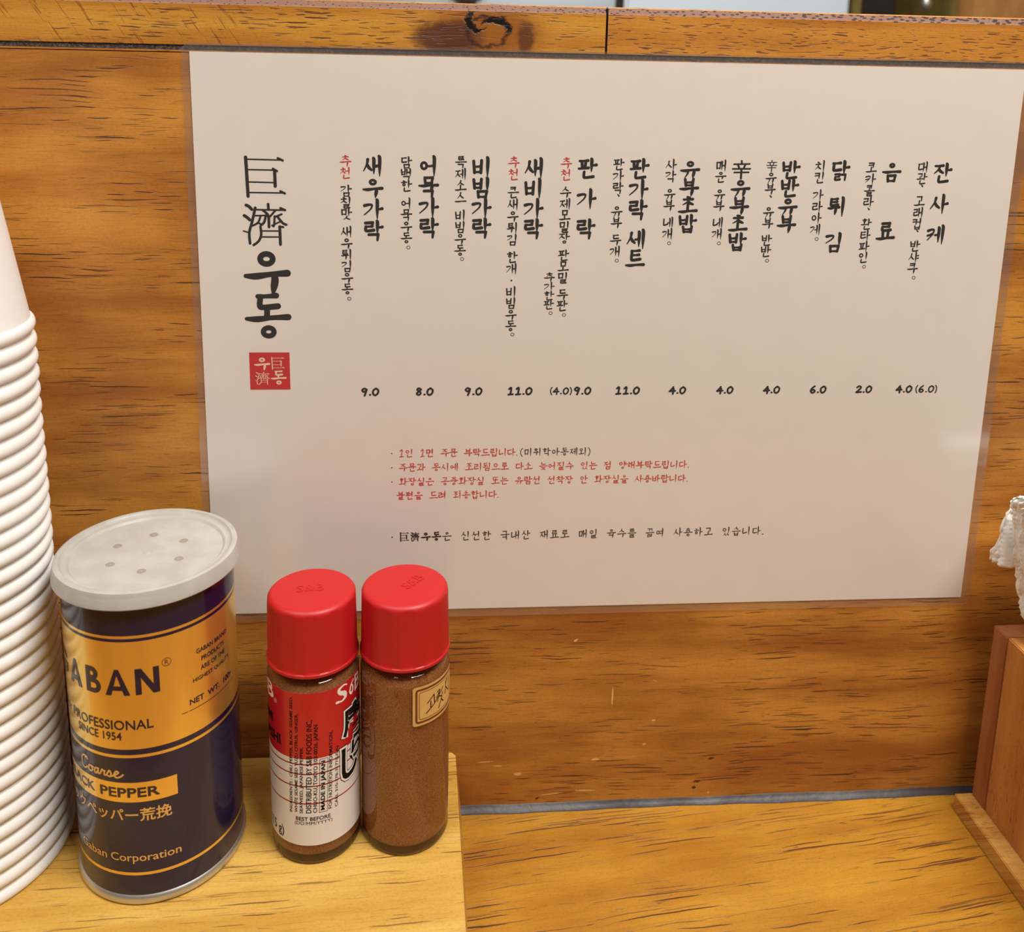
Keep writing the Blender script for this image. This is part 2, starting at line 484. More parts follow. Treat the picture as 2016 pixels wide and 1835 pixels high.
def mat_lid():
    m, nt, b = new_mat('frosted_plastic'); g = N(nt)
    tc = nt.nodes.new('ShaderNodeTexCoord').outputs['Object']
    n = g.noise(tc, scale=140, detail=4).outputs['Fac']
    nt.links.new(g.mix(g.ramp(n, 0.35, 0.7), lin((218, 214, 206)), lin((228, 226, 220))), b.inputs['Base Color'])
    b.inputs['Roughness'].default_value = 0.38
    b.inputs['Transmission Weight'].default_value = 0.45
    b.inputs['IOR'].default_value = 1.35
    bp = nt.nodes.new('ShaderNodeBump'); bp.inputs['Strength'].default_value = 0.08; bp.inputs['Distance'].default_value = 0.0005
    nt.links.new(n, bp.inputs['Height']); nt.links.new(bp.outputs['Normal'], b.inputs['Normal'])
    return m


def mat_napkin():
    m, nt, b = new_mat('embossed_tissue'); g = N(nt)
    tc = nt.nodes.new('ShaderNodeTexCoord').outputs['Object']
    P = g.mapping(tc, scale=(1000, 1000, 1000))
    vo = g.voronoi(g.mapping(P, scale=(1 / 2.6, 1 / 2.6, 1 / 1.7)), 0.25, '3D')
    n = g.noise(P, scale=0.5, detail=4).outputs['Fac']
    h = g.math('ADD', g.ramp(vo.outputs['Distance'], 0.1, 0.6), g.math('MULTIPLY', n, 0.6))
    b.inputs['Base Color'].default_value = lin((248, 246, 243))
    b.inputs['Roughness'].default_value = 0.85
    b.inputs['Subsurface Weight'].default_value = 0.2
    b.inputs['Subsurface Radius'].default_value = (0.004, 0.003, 0.0025)
    bp = nt.nodes.new('ShaderNodeBump'); bp.inputs['Strength'].default_value = 0.3; bp.inputs['Distance'].default_value = 0.0004
    nt.links.new(h, bp.inputs['Height']); nt.links.new(bp.outputs['Normal'], b.inputs['Normal'])
    return m


M['felt'] = mat_felt(); M['edge'] = mat_cut_edge(); M['film'] = mat_film(); M['glass'] = mat_glass()
M['powder'] = mat_powder('chilli_powder', (150, 78, 30), (206, 140, 78), (166, 92, 38))
M['powder_b'] = mat_powder('chilli_powder_mixed', (160, 88, 42), (210, 144, 88), (150, 78, 30))
M['lid'] = mat_lid(); M['napkin'] = mat_napkin()

# ------------------------------------------------------------------ room and partition (setting)
def struct_box(name, x0, x1, y0, y1, z0, z1, mat, bevel=0, label=None, cat=None):
    bm = bmesh.new(); box(bm, x0, x1, y0, y1, z0, z1, bevel)
    return struct(finish(bm, name, mat, smooth=30), label, cat)


M['floor'] = simple('floor_tile', (120, 104, 88), rough=0.5, noise=0.1, nscale=6)
M['ceiling'] = simple('ceiling_paint', (232, 222, 206), rough=0.9, noise=0.02, nscale=5)
M['plaster'] = simple('warm_plaster', (222, 210, 192), rough=0.9, noise=0.04, nscale=7)
M['kitchen_wall'] = simple('kitchen_wall_paint', (196, 206, 214), rough=0.7, noise=0.02, nscale=8)
struct_box('floor', -1900, 2300, -2500, 2100, -1020, -950, M['floor'])
struct_box('ceiling', -1900, 2300, -2500, 2100, 1600, 1660, M['ceiling'])
struct_box('wall_left', -1960, -1900, -2500, 2100, -950, 1600, M['plaster'])
struct_box('wall_right', 2300, 2360, -2500, 2100, -950, 1600, M['plaster'])
struct_box('wall_front', -1900, 2300, -2560, -2500, -950, 1600, M['plaster'])
struct_box('wall_back', -1900, 2300, 2100, 2160, -950, 1600, M['kitchen_wall'])

# the low partition behind the counter: panel, veneer line, felt strip, top rail in two lengths
bm = bmesh.new(); box(bm, -900, 1200, 0, 24, -950, 300.6)
struct(finish(bm, 'wall_partition', M['panel'], smooth=0))
bm = bmesh.new(); box(bm, -900, 1200, 0.1, 24, 300.85, 301.5, 0.1)
struct(finish(bm, 'trim_1', M['rail_b'], smooth=0))
bm = bmesh.new(); box(bm, -900, 1200, 0.3, 24, 301.5, 303.3)
struct(finish(bm, 'trim_2', M['felt'], smooth=0))


def rail(name, x0, x1, mat):
    bm = bmesh.new()
    prof = [(0, 303.3), (0, 316.7), (0.35, 317.0), (1.0, 318.9), (1.5, 319.3), (24, 319.3), (24, 303.3)]
    n = 2
    rows = []
    for x in (x0, x1):
        rows.append([bm.verts.new((x, y, z)) for y, z in prof])
    k = len(prof)
    for i in range(k):
        f = bm.faces.new((rows[0][i], rows[1][i], rows[1][(i + 1) % k], rows[0][(i + 1) % k]))
        f.material_index = 1 if i in (1, 2) else 0
    bm.faces.new(rows[0]); bm.faces.new(rows[1][::-1])
    bmesh.ops.recalc_face_normals(bm, faces=bm.faces)
    return struct(finish(bm, name, [mat, M['edge']], smooth=0))


rail('trim_3', -900, 142.2, M['rail'])
rail('trim_4', 143.0, 1200, M['rail_b'])
# dark filler in the butt joint of the two rail lengths
bm = bmesh.new(); box(bm, 142.2, 143.0, 0.4, 24, 303.3, 318.6)
struct(finish(bm, 'trim_5', M['ink'], smooth=0))
# silicone bead between counter and partition, slightly uneven
bm = bmesh.new()
nx = 240; prev = None
for i in range(nx + 1):
    x = -300 + 900 * i / nx
    h = 2.2 + 0.16 * sin(x * 0.09) + 0.1 * sin(x * 0.31 + 1)
    dpt = 2.5 + 0.3 * sin(x * 0.05 + 2) + 0.15 * sin(x * 0.23)
    sec = [(0, 0.0), (-dpt, 0.0), (-dpt * 0.93, 0.35), (-dpt * 0.45, h * 0.42), (-dpt * 0.15, h * 0.85), (0, h)]
    row = [bm.verts.new((x, y, z)) for y, z in sec]
    if prev:
        for k in range(len(sec) - 1):
            bm.faces.new((prev[k], row[k], row[k + 1], prev[k + 1]))
    prev = row
bmesh.ops.recalc_face_normals(bm, faces=bm.faces)
struct(finish(bm, 'trim_6', M['silicone'], smooth=80))

# counter
bm = bmesh.new(); box(bm, -900, 1200, -420, -0.05, -36, 0, 1.2)
counter = finish(bm, 'counter', M['counter'], smooth=30)
tag(counter, 'long amber-stained wooden bar counter with dark streaky grain', 'counter')
counter['kind'] = 'structure'

# riser the condiments stand on
RZ = 29.76
bm = bmesh.new()
ptsb = [(-190, -0.6), (91.8, -2.7), (92.9, -3.8), (97.6, -130), (-190, -130)]
ptst = [(-190, -0.6), (90.6, -2.4), (92.2, -4.4), (95.6, -130), (-190, -130)]
a = [bm.verts.new((x + (2.0 if i in (1, 2) else 0), y, 0.02)) for i, (x, y) in enumerate(ptsb)]
b_ = [bm.verts.new((x, y, RZ)) for x, y in ptst]
bm.faces.new(a); bm.faces.new(b_[::-1])
for i in range(5):
    bm.faces.new((a[i], b_[i], b_[(i + 1) % 5], a[(i + 1) % 5]))
bmesh.ops.recalc_face_normals(bm, faces=bm.faces)
bmesh.ops.bevel(bm, geom=[e for e in bm.edges if abs(e.verts[0].co.z - RZ) < 1e-4 and abs(e.verts[1].co.z - RZ) < 1e-4], offset=0.5, segments=2, affect='EDGES')
riser = finish(bm, 'serving_riser', M['riser'], smooth=30)
tag(riser, 'pale yellow wooden riser block on the counter under the cups, can and bottles', 'riser')


# ------------------------------------------------------------------ lettering
def bez(pts, n=7):
    """Catmull-Rom through pts (x, y, w)"""
    if len(pts) == 2:
        (x0, y0, w0), (x1, y1, w1) = pts
        return [(x0 + (x1 - x0) * i / n, y0 + (y1 - y0) * i / n, w0 + (w1 - w0) * i / n) for i in range(n + 1)]
    P = [pts[0]] + list(pts) + [pts[-1]]
    out = []
    for i in range(1, len(P) - 2):
        for k in range(n):
            t = k / n
            q = []
            for c in range(3):
                p0, p1, p2, p3 = P[i - 1][c], P[i][c], P[i + 1][c], P[i + 2][c]
                q.append(0.5 * (2 * p1 + (p2 - p0) * t + (2 * p0 - 5 * p1 + 4 * p2 - p3) * t * t + (3 * p1 - p0 - 3 * p2 + p3) * t ** 3))
            out.append(tuple(q))
    out.append(pts[-1])
    return out


def ribbon(shape, line, closed=False):
    """shape = [verts2d, faces]; line = [(x, y, width)]"""
    V, F = shape
    n = len(line)
    L, Rr = [], []
    for i in range(n):
        if closed:
            a, b = line[i - 1], line[(i + 1) % n]
        else:
            a, b = line[max(i - 1, 0)], line[min(i + 1, n - 1)]
        dx, dy = b[0] - a[0], b[1] - a[1]
        d = math.hypot(dx, dy) or 1e-6
        nx_, ny_ = -dy / d, dx / d
        x, y, wd = line[i]
        L.append(len(V)); V.append((x + nx_ * wd / 2, y + ny_ * wd / 2))
        Rr.append(len(V)); V.append((x - nx_ * wd / 2, y - ny_ * wd / 2))
    for i in range(n if closed else n - 1):
        j = (i + 1) % n
        F.append((L[i], Rr[i], Rr[j], L[j]))
    if not closed:
        for i, k in ((0, 1), (n - 1, n - 2)):
            x, y, wd = line[i]
            ang = math.atan2(line[i][1] - line[k][1], line[i][0] - line[k][0])
            base = len(V)
            m_ = 7
            for q in range(m_ + 1):
                t = ang - pi / 2 + pi * q / m_
                V.append((x + cos(t) * wd / 2, y + sin(t) * wd / 2))
            F.append(tuple(range(base, base + m_ + 1)))


# jamo strokes in a unit box, y down.  Each stroke: (kind, points)
# kinds: h horizontal, v vertical (tapers down), d falling stroke (tapers), b plain, o ring
J = {
 'ㄱ': [('b', [(.05, .14), (.86, .10), (.80, .98)])],
 'ㄱs': [('d', [(.06, .24), (.50, .16), (.80, .20), (.66, .52), (.02, .98)])],
 'ㄴ': [('b', [(.16, .04), (.14, .80), (.34, .90), (.98, .74)])],
 'ㄷ': [('h', [(.08, .12), (.90, .06)]), ('b', [(.20, .14), (.16, .78), (.34, .88), (.96, .80)])],
 'ㄹ': [('b', [(.10, .10), (.84, .05), (.80, .44)]), ('h', [(.12, .48), (.80, .44)]), ('b', [(.14, .50), (.12, .86), (.30, .95), (.96, .86)])],
 'ㅁ': [('b', [(.12, .08), (.18, .98)]), ('b', [(.14, .12), (.90, .06), (.82, .98)]), ('h', [(.18, .90), (.82, .88)])],
 'ㅂ': [('b', [(.08, .06), (.18, .98)]), ('b', [(.88, .0), (.82, .98)]), ('h', [(.16, .50), (.82, .46)]), ('h', [(.18, .92), (.82, .90)])],
 'ㅅ': [('d', [(.52, .02), (.40, .42), (.0, .92)]), ('b', [(.46, .44), (.66, .66), (.96, .84)])],
 'ㅇ': [('o', (.5, .5, .42))],
 'ㅈ': [('h', [(.06, .14), (.92, .08)]), ('d', [(.56, .14), (.42, .52), (.0, .96)]), ('b', [(.48, .50), (.66, .70), (.96, .88)])],
 'ㅊ': [('b', [(.42, .0), (.62, .07)]), ('h', [(.06, .30), (.92, .24)]), ('d', [(.54, .30), (.42, .62), (.0, .98)]), ('b', [(.48, .58), (.66, .76), (.96, .92)])],
 'ㅋ': [('b', [(.08, .12), (.86, .08), (.78, .98)]), ('h', [(.06, .56), (.80, .46)])],
 'ㅋs': [('d', [(.06, .20), (.50, .10), (.82, .14), (.66, .52), (.04, .98)]), ('h', [(.04, .60), (.62, .48)])],
 'ㅌ': [('h', [(.12, .08), (.90, .03)]), ('h', [(.18, .46), (.86, .42)]), ('b', [(.18, .08), (.14, .80), (.32, .92), (.98, .82)])],
 'ㅍ': [('h', [(.06, .12), (.94, .06)]), ('b', [(.30, .14), (.36, .86)]), ('b', [(.72, .10), (.64, .86)]), ('h', [(.0, .94), (1.0, .84)])],
 'ㅎ': [('b', [(.40, .0), (.62, .05)]), ('h', [(.06, .28), (.94, .22)]), ('o', (.5, .68, .29))],
}
DBL = {'ㄲ': 'ㄱ', 'ㄸ': 'ㄷ', 'ㅃ': 'ㅂ', 'ㅆ': 'ㅅ', 'ㅉ': 'ㅈ'}
CL = {'ㄺ': ('ㄹ', 'ㄱ'), 'ㅀ': ('ㄹ', 'ㅎ'), 'ㄶ': ('ㄴ', 'ㅎ'), 'ㅄ': ('ㅂ', 'ㅅ'), 'ㄻ': ('ㄹ', 'ㅁ')}
VV = {
 'ㅏ': [('v', [(.30, .0), (.36, .10), (.34, 1.0)]), ('h', [(.34, .50), (1.0, .46)])],
 'ㅑ': [('v', [(.30, .0), (.36, .10), (.34, 1.0)]), ('h', [(.34, .38), (1.0, .33)]), ('h', [(.34, .62), (1.0, .58)])],
 'ㅓ': [('v', [(.70, .0), (.78, .10), (.76, 1.0)]), ('h', [(.05, .50), (.74, .46)])],
 'ㅕ': [('v', [(.70, .0), (.78, .10), (.76, 1.0)]), ('h', [(.05, .36), (.74, .32)]), ('h', [(.05, .62), (.74, .58)])],
 'ㅣ': [('v', [(.50, .0), (.60, .10), (.56, 1.0)])],
 'ㅐ': [('v', [(.14, .10), (.20, .18), (.18, .90)]), ('v', [(.74, .0), (.82, .10), (.80, 1.0)]), ('b', [(.20, .52), (.78, .48)])],
 'ㅔ': [('v', [(.36, .10), (.42, .18), (.40, .90)]), ('v', [(.80, .0), (.88, .10), (.86, 1.0)]), ('h', [(.0, .52), (.38, .48)])],
 'ㅖ': [('v', [(.36, .10), (.42, .18), (.40, .90)]), ('v', [(.80, .0), (.88, .10), (.86, 1.0)]), ('h', [(.0, .36), (.38, .32)]), ('h', [(.0, .62), (.38, .58)])],
}
VH = {
 'ㅗ': [('b', [(.50, .0), (.49, .62)]), ('H', [(.0, .74), (1.0, .62)])],
 'ㅛ': [('b', [(.34, .0), (.36, .66)]), ('b', [(.66, .0), (.64, .64)]), ('H', [(.0, .78), (1.0, .66)])],
 'ㅜ': [('H', [(.0, .24), (1.0, .12)]), ('v', [(.68, .20), (.70, .4), (.64, 1.0)])],
 'ㅠ': [('H', [(.0, .24), (1.0, .12)]), ('d', [(.40, .22), (.38, .55), (.24, .98)]), ('v', [(.72, .18), (.74, .4), (.68, 1.0)])],
 'ㅡ': [('H', [(.0, .56), (1.0, .44)])],
}
VC = {'ㅘ': ('ㅗ', 'ㅏ'), 'ㅙ': ('ㅗ', 'ㅐ'), 'ㅚ': ('ㅗ', 'ㅣ'), 'ㅝ': ('ㅜ', 'ㅓ'), 'ㅞ': ('ㅜ', 'ㅔ'), 'ㅟ': ('ㅜ', 'ㅣ'), 'ㅢ': ('ㅡ', 'ㅣ')}
LEAD = 'ㄱㄲㄴㄷㄸㄹㅁㅂㅃㅅㅆㅇㅈㅉㅊㅋㅌㅍㅎ'
VOW = 'ㅏㅐㅑㅒㅓㅔㅕㅖㅗㅘㅙㅚㅛㅜㅝㅞㅟㅠㅡㅢㅣ'
TAIL = ['', 'ㄱ', 'ㄲ', 'ㄳ', 'ㄴ', 'ㄵ', 'ㄶ', 'ㄷ', 'ㄹ', 'ㄺ', 'ㄻ', 'ㄼ', 'ㄽ', 'ㄾ', 'ㄿ', 'ㅀ', 'ㅁ', 'ㅂ', 'ㅄ', 'ㅅ', 'ㅆ', 'ㅇ', 'ㅈ', 'ㅊ', 'ㅋ', 'ㅌ', 'ㅍ', 'ㅎ']


def strokes_in(shape, strokes, bx, w, tx):
    x0, y0, x1, y1 = bx
    for kind, pts in strokes:
        if kind == 'o':
            cx, cy, r = pts
            px, py = x0 + cx * (x1 - x0), y0 + cy * (y1 - y0)
            rx, ry = r * (x1 - x0), r * (y1 - y0)
            k = min(rx, ry)
            rx, ry = min(rx, k * 1.25), min(ry, k * 1.1)
            rx = max(rx - w * .35, w * .55); ry = max(ry - w * .35, w * .5)
            line = [tx(px + rx * cos(2 * pi * i / 22), py + ry * sin(2 * pi * i / 22), w * 0.85) for i in range(22)]
            ribbon(shape, line, True)
            continue
        q = [(x0 + a * (x1 - x0), y0 + b * (y1 - y0)) for a, b in pts]
        n = len(q)
        if kind == 'h':
            q = [q[0], ((q[0][0] + q[1][0]) / 2, (q[0][1] + q[1][1]) / 2 + w * .05), q[1]]; ws = [.78, .72, 1.0]
        elif kind == 'H':
            q = [q[0], (q[0][0] * .75 + q[1][0] * .25, q[0][1] * .8 + q[1][1] * .2 + w * .12), (q[0][0] * .4 + q[1][0] * .6, q[0][1] * .4 + q[1][1] * .6), q[1]]
            ws = [.62, 1.02, .80, 1.06]
        elif kind == 'v':
            ws = [.95, 1.12, .34] if n == 3 else [1.05, .35]
            if n == 3:
                q = [q[0], q[1], (q[1][0] * .5 + q[2][0] * .5, q[1][1] * .5 + q[2][1] * .5), q[2]]; ws = [.9, 1.1, 1.0, .3]
        elif kind == 'd':
            ws = [1.0] + [.98 - .62 * i / (n - 1) for i in range(1, n)]
        else:
            ws = [.95] * n
            if n > 2: ws[-1] = 1.05
        line = bez([(a, b, c * w) for (a, b), c in zip(q, ws)], 6)
        if kind == 'b' and n == 3:      # keep the corner crisp
            line = [(q[0][0] + (q[1][0] - q[0][0]) * i / 4, q[0][1] + (q[1][1] - q[0][1]) * i / 4, ws[0] * w) for i in range(4)]
            l1 = [tx(*p) for p in line] + [tx(q[1][0], q[1][1], w)]
            ribbon(shape, l1)
            ribbon(shape, [tx(q[1][0] + (q[2][0] - q[1][0]) * i / 5, q[1][1] + (q[2][1] - q[1][1]) * i / 5, w * (1.05 - .3 * i / 5)) for i in range(6)])
            continue
        ribbon(shape, [tx(*p) for p in line])


def jamo(shape, c, bx, w, tx, side=False):
    x0, y0, x1, y1 = bx
    if c in DBL or c in CL:
        a, b = (DBL[c], DBL[c]) if c in DBL else CL[c]
        mx = (x0 + x1) / 2
        jamo(shape, a, (x0 - .02, y0, mx - .01, y1), w * .82, tx, False)
        jamo(shape, b, (mx + .01, y0, x1 + .02, y1), w * .82, tx, False)
        return
    key = c + 's' if side and c + 's' in J else c
    strokes_in(shape, J[key], bx, w, tx)


def syllable(shape, ch, w, tx):
    k = ord(ch) - 0xAC00
    L, V, T = LEAD[k // 588], VOW[(k % 588) // 28], TAIL[k % 28]
    if V in VV:
        wide = V in 'ㅐㅔㅖ'
        cx1 = .46 if wide else .56
        vx0, vx1 = (.48, .98) if wide else ((.46, .84) if V in 'ㅓㅕ' else (.60, 1.0))
        if V == 'ㅣ': vx0, vx1 = .62, .98
        if V in 'ㅓㅕ': cx1 = .50; vx1 = .92
        if not T:
            jamo(shape, L, (.02, .16, cx1, .80), w, tx, True)
            strokes_in(shape, VV[V], (vx0, .0, vx1, 1.0), w, tx)
        else:
            jamo(shape, L, (.04, .06, cx1, .54), w, tx, L not in 'ㅋ')
            strokes_in(shape, VV[V], (vx0, .0, vx1, .66), w, tx)
            jamo(shape, T, (.24, .66, .86, 1.0), w * .95, tx)
    elif V in VH:
        if not T:
            t = V in 'ㅗㅛ'
            jamo(shape, L, (.22, .02, .80, .60 if V == 'ㅡ' else (.46 if t else .41)), w, tx)
            strokes_in(shape, VH[V], (.0, .44 if t else .46, 1.0, 1.0) if V != 'ㅡ' else (.0, .64, 1.0, .98), w, tx)
        else:
            jamo(shape, L, (.24, .0, .78, .32), w * .92, tx)
            strokes_in(shape, VH[V], (.0, .30 if V in 'ㅗㅛ' else .36, 1.0, .62 if V not in 'ㅜㅠ' else .68), w * .95, tx)
            jamo(shape, T, (.24, .66, .80, 1.0), w * .95, tx)
    else:
        hv, vv = VC[V]
        if not T:
            jamo(shape, L, (.08, .06, .56, .46), w * .95, tx)
            strokes_in(shape, VH[hv], (.0, .46, .64, .92), w * .9, tx)
            strokes_in(shape, VV[vv], (.62, .0, 1.0, 1.0), w, tx)
        else:
            jamo(shape, L, (.10, .02, .56, .34), w * .9, tx)
            strokes_in(shape, VH[hv], (.0, .32, .64, .62), w * .85, tx)
            strokes_in(shape, VV[vv], (.62, .0, 1.0, .66), w * .95, tx)
            jamo(shape, T, (.26, .68, .86, 1.0), w * .92, tx)


# Chinese characters drawn stroke by stroke (unit box, y down, width as a share of the box)
HJ = {
 '巨': [([(.05, .0), (.06, .25), (.08, .98)], .085), ([(.06, .05), (.90, .06)], .038), ([(.85, .015), (.97, .07)], .06), ([(.08, .31), (.74, .315)], .038), ([(.72, .28), (.82, .34)], .06),
       ([(.76, .32), (.765, .72)], .082), ([(.08, .62), (.76, .63)], .038), ([(.08, .885), (.94, .89)], .038), ([(.89, .845), (1.0, .90)], .06)],
 '濟': [([(.08, .04), (.14, .07), (.205, .14)], .075), ([(.03, .29), (.09, .33), (.15, .39)], .075), ([(.0, .66), (.10, .69)], .035),
       ([(.285, .10), (.20, .45), (.13, .70), (.14, .96)], .065), ([(.58, .01), (.585, .14)], .065), ([(.28, .145), (.96, .15)], .04), ([(.86, .105), (.96, .15)], .06),
       ([(.46, .16), (.56, .25), (.57, .30)], .06), ([(.26, .29), (.52, .28)], .038), ([(.40, .30), (.34, .45), (.22, .53)], .05), ([(.52, .28), (.48, .44), (.40, .52)], .06), ([(.34, .46), (.42, .50)], .045),
       ([(.74, .16), (.63, .29), (.585, .33)], .05), ([(.585, .30), (.585, .56)], .065), ([(.72, .30), (.70, .53), (.66, .52)], .05), ([(.72, .32), (.88, .25)], .05), ([(.70, .50), (.86, .42)], .04),
       ([(.80, .33), (.90, .46), (.98, .50)], .06), ([(.39, .56), (.40, .75), (.34, .90), (.22, 1.0)], .06), ([(.40, .655), (.84, .655)], .035), ([(.40, .80), (.84, .80)], .035),
       ([(.83, .55), (.835, .98)], .07), ([(.83, .545), (.91, .56)], .05)],
 '辛': [([(.48, .0), (.50, .16)], .05), ([(.06, .19), (.95, .16)], .04), ([(.30, .24), (.36, .40)], .05), ([(.70, .22), (.62, .42)], .05), ([(.0, .46), (1.0, .44)], .042), ([(.10, .66), (.92, .64)], .04), ([(.50, .45), (.50, 1.0)], .055)],
}
DG = {
 '0': [[(.55, .06), (.18, .32), (.14, .72), (.40, .95), (.76, .72), (.86, .30), (.55, .06)]],
 '1': [[(.28, .22), (.60, .06), (.46, .92)], [(.20, .95), (.80, .90)]],
 '2': [[(.20, .24), (.52, .06), (.80, .24), (.52, .58), (.12, .92)], [(.12, .92), (.86, .86)]],
 '4': [[(.62, .06), (.38, .36), (.10, .62)], [(.08, .64), (.90, .58)], [(.70, .30), (.58, .98)]],
 '6': [[(.72, .04), (.30, .36), (.16, .74), (.44, .96), (.78, .74), (.54, .52), (.22, .68)]],
 '8': [[(.74, .16), (.42, .06), (.26, .28), (.56, .48), (.72, .74), (.42, .94), (.18, .74), (.48, .48), (.78, .24)]],
 '9': [[(.76, .20), (.46, .06), (.18, .30), (.44, .50), (.78, .22)], [(.80, .18), (.66, .62), (.50, .98)]],
 '.': [[(.42, .88), (.56, .88)]],
 '(': [[(.75, .0), (.35, .30), (.35, .72), (.70, 1.06)]],
 ')': [[(.25, .0), (.65, .30), (.65, .72), (.30, 1.06)]],
 ':': [[(.45, .3), (.5, .3)], [(.45, .8), (.5, .8)]],
}


def glyph(shape, ch, x, y, sx, sy, w):
    """one character; (x, y) = top left in sheet millimetres (y up), sx, sy = cell size, w = stroke width in cell heights"""
    s = (sx + sy) / 2
    def tx(a, b, c):
        return (x + a * sx, y - b * sy, c * s)
    if '가' <= ch <= '힣':
        syllable(shape, ch, w, tx)
    elif ch in HJ:
        k = max(w / 0.075, 0.6)
        for pts, wd in HJ[ch]:
            ribbon(shape, [tx(*p) for p in bez([(a, b, wd * k) for a, b in pts], 4)])
    elif ch in DG:
        for pts in DG[ch]:
            ribbon(shape, [tx(*p) for p in bez([(a, b, w * (1.25 if ch == '.' else 1)) for a, b in pts], 5)])
    elif ch == '。':
        ribbon(shape, [tx(.25 + .15 * cos(2 * pi * i / 14), .25 + .14 * sin(2 * pi * i / 14), .055) for i in range(14)], True)
    elif ch == '、':
        ribbon(shape, [tx(*p) for p in bez([(.52, .02, w * .6), (.66, .16, w * 1.1)], 3)])
    elif ch == '·':
        ribbon(shape, [tx(*p) for p in bez([(.49, .5, w * 1.1), (.51, .5, w * 1.1)], 2)])


class Wrap:
    """maps flat lettering (x, z in mm) to a plane y = const or around an upright cylinder"""
    def __init__(s, y=None, R=None): s.y, s.R = y, R
    def __call__(s, x, z, lift):
        if s.R is None:
            return (x, s.y - lift, z)
        r = s.R + lift
        return (r * sin(x / s.R), -r * cos(x / s.R), z)


def lettering(name, shape, wrap, mat, parent, step=0.9, lift=0.0):
    V, F = shape
    bm = bmesh.new()
    vs = [bm.verts.new((x, 0, z)) for x, z in V]
    for f in F:
        try:
            bm.faces.new([vs[i] for i in f])
        except ValueError:
            pass
    if wrap.R is not None:
        x0, x1 = min(v[0] for v in V), max(v[0] for v in V)
        k = int((x1 - x0) / step)
        for i in range(1, k + 1):
            bmesh.ops.bisect_plane(bm, geom=bm.verts[:] + bm.edges[:] + bm.faces[:], plane_co=(x0 + i * step, 0, 0), plane_no=(1, 0, 0))
    # nudge separate strokes apart by microns so crossing strokes never share a plane
    isl = {}
    bm.verts.ensure_lookup_table()
    seen = set(); n = 0
    for v in bm.verts:
        if v in seen: continue
        stack = [v]; seen.add(v)
        while stack:
            q = stack.pop(); isl[q] = n
            for e in q.link_edges:
                o = e.other_vert(q)
                if o not in seen:
                    seen.add(o); stack.append(o)
        n += 1
    for v in bm.verts:
        v.co = wrap(v.co.x, v.co.z, lift + 0.0025 * (isl[v] % 9))
    bmesh.ops.recalc_face_normals(bm, faces=bm.faces)
    for f in bm.faces:
        c = f.calc_center_median()
        out = Vector((c.x, c.y, 0)) if wrap.R is not None else Vector((0, -1, 0))
        if f.normal.dot(out) < 0:
            f.normal_flip()
    return finish(bm, name, mat, parent, smooth=0)


FONT_CACHE = {}
def font_shape(text, bold=0.0, shear=0.0):
    """outline of a text in Blender's own font as flat (verts, faces)"""
    key = (text, bold, shear)
    if key not in FONT_CACHE:
        c = bpy.data.curves.new('lettering_source', 'FONT')
        c.body = text; c.size = 1.0; c.offset = bold; c.shear = shear; c.resolution_u = 3
        o = bpy.data.objects.new('lettering_source', c); sc.collection.objects.link(o)
        me = bpy.data.meshes.new_from_object(o)
        FONT_CACHE[key] = ([(v.co.x, v.co.y) for v in me.vertices], [tuple(p.vertices) for p in me.polygons])
        bpy.data.objects.remove(o); bpy.data.curves.remove(c); bpy.data.meshes.remove(me)
    return FONT_CACHE[key]


def fit(shape, x0, z0, x1, z1, vertical=False, shear=0.0):
    """fit a flat outline into a rectangle; vertical = reads bottom to top"""
    V, F = shape
    if vertical:
        V = [(-b, a) for a, b in V]
    ax, bx = min(v[0] for v in V), max(v[0] for v in V)
    az, bz = min(v[1] for v in V), max(v[1] for v in V)
    out = []
    for a, b in V:
        z = z0 + (b - az) / (bz - az) * (z1 - z0)
        out.append((x0 + (a - ax) / (bx - ax) * (x1 - x0) + shear * (z - z0), z))
    return [out, list(F)]


def merge(shapes):
    V, F = [], []
    for s in shapes:
        k = len(V)
        V += s[0]; F += [tuple(i + k for i in f) for f in s[1]]
    return [V, F]


# ------------------------------------------------------------------ the laminated menu sheet
PZ = 91.12                                       # height of the sheet's lower edge above the counter
menu = thing('menu_sheet', 'white laminated paper menu with vertical Korean writing on the wood panel', 'menu', (0, 0, PZ))
bm = bmesh.new(); slab_xz(bm, [(0, 0), (297, 0), (297, 210), (0, 210)], -0.32, -0.16)
finish(bm, 'paper_sheet', M['paper'], menu, smooth=0)
bm = bmesh.new(); slab_xz(bm, round_rect(-2.7, 300.6, -3.2, 212.9, 3.2), -0.52, -0.04)
film = finish(bm, 'clear_film', M['film'], menu, smooth=0)
film['label'] = 'clear glossy laminating film with rounded corners'
FLAT = Wrap(y=-0.34)


def column(shape, text, x, z0, z1, sx, w, gap=0.5, tail=None):
    """vertical writing: centres of first and last characters at z0, z1"""
    pos = 0.0; slots = []
    for i, ch in enumerate(text):
        if ch == ' ':
            pos += gap; continue
        if ch == '。' and i == len(text) - 1:
            continue
        slots.append((ch, pos)); pos += 1.0
    last = slots[-1][1]
    pitch = (z0 - z1) / last if last else sx
    for ch, p in slots:
        zc = z0 - p * pitch
        sy = min(pitch, sx * 1.12) * 0.955
        sxx = sx
        glyph(shape, ch, x - sxx / 2, zc + sy / 2, sxx, sy, w)
    if text.endswith('。') and tail:
        glyph(shape, '。', tail[0] - 1.0, tail[1] + 1.0, 4.0, 4.0, w)


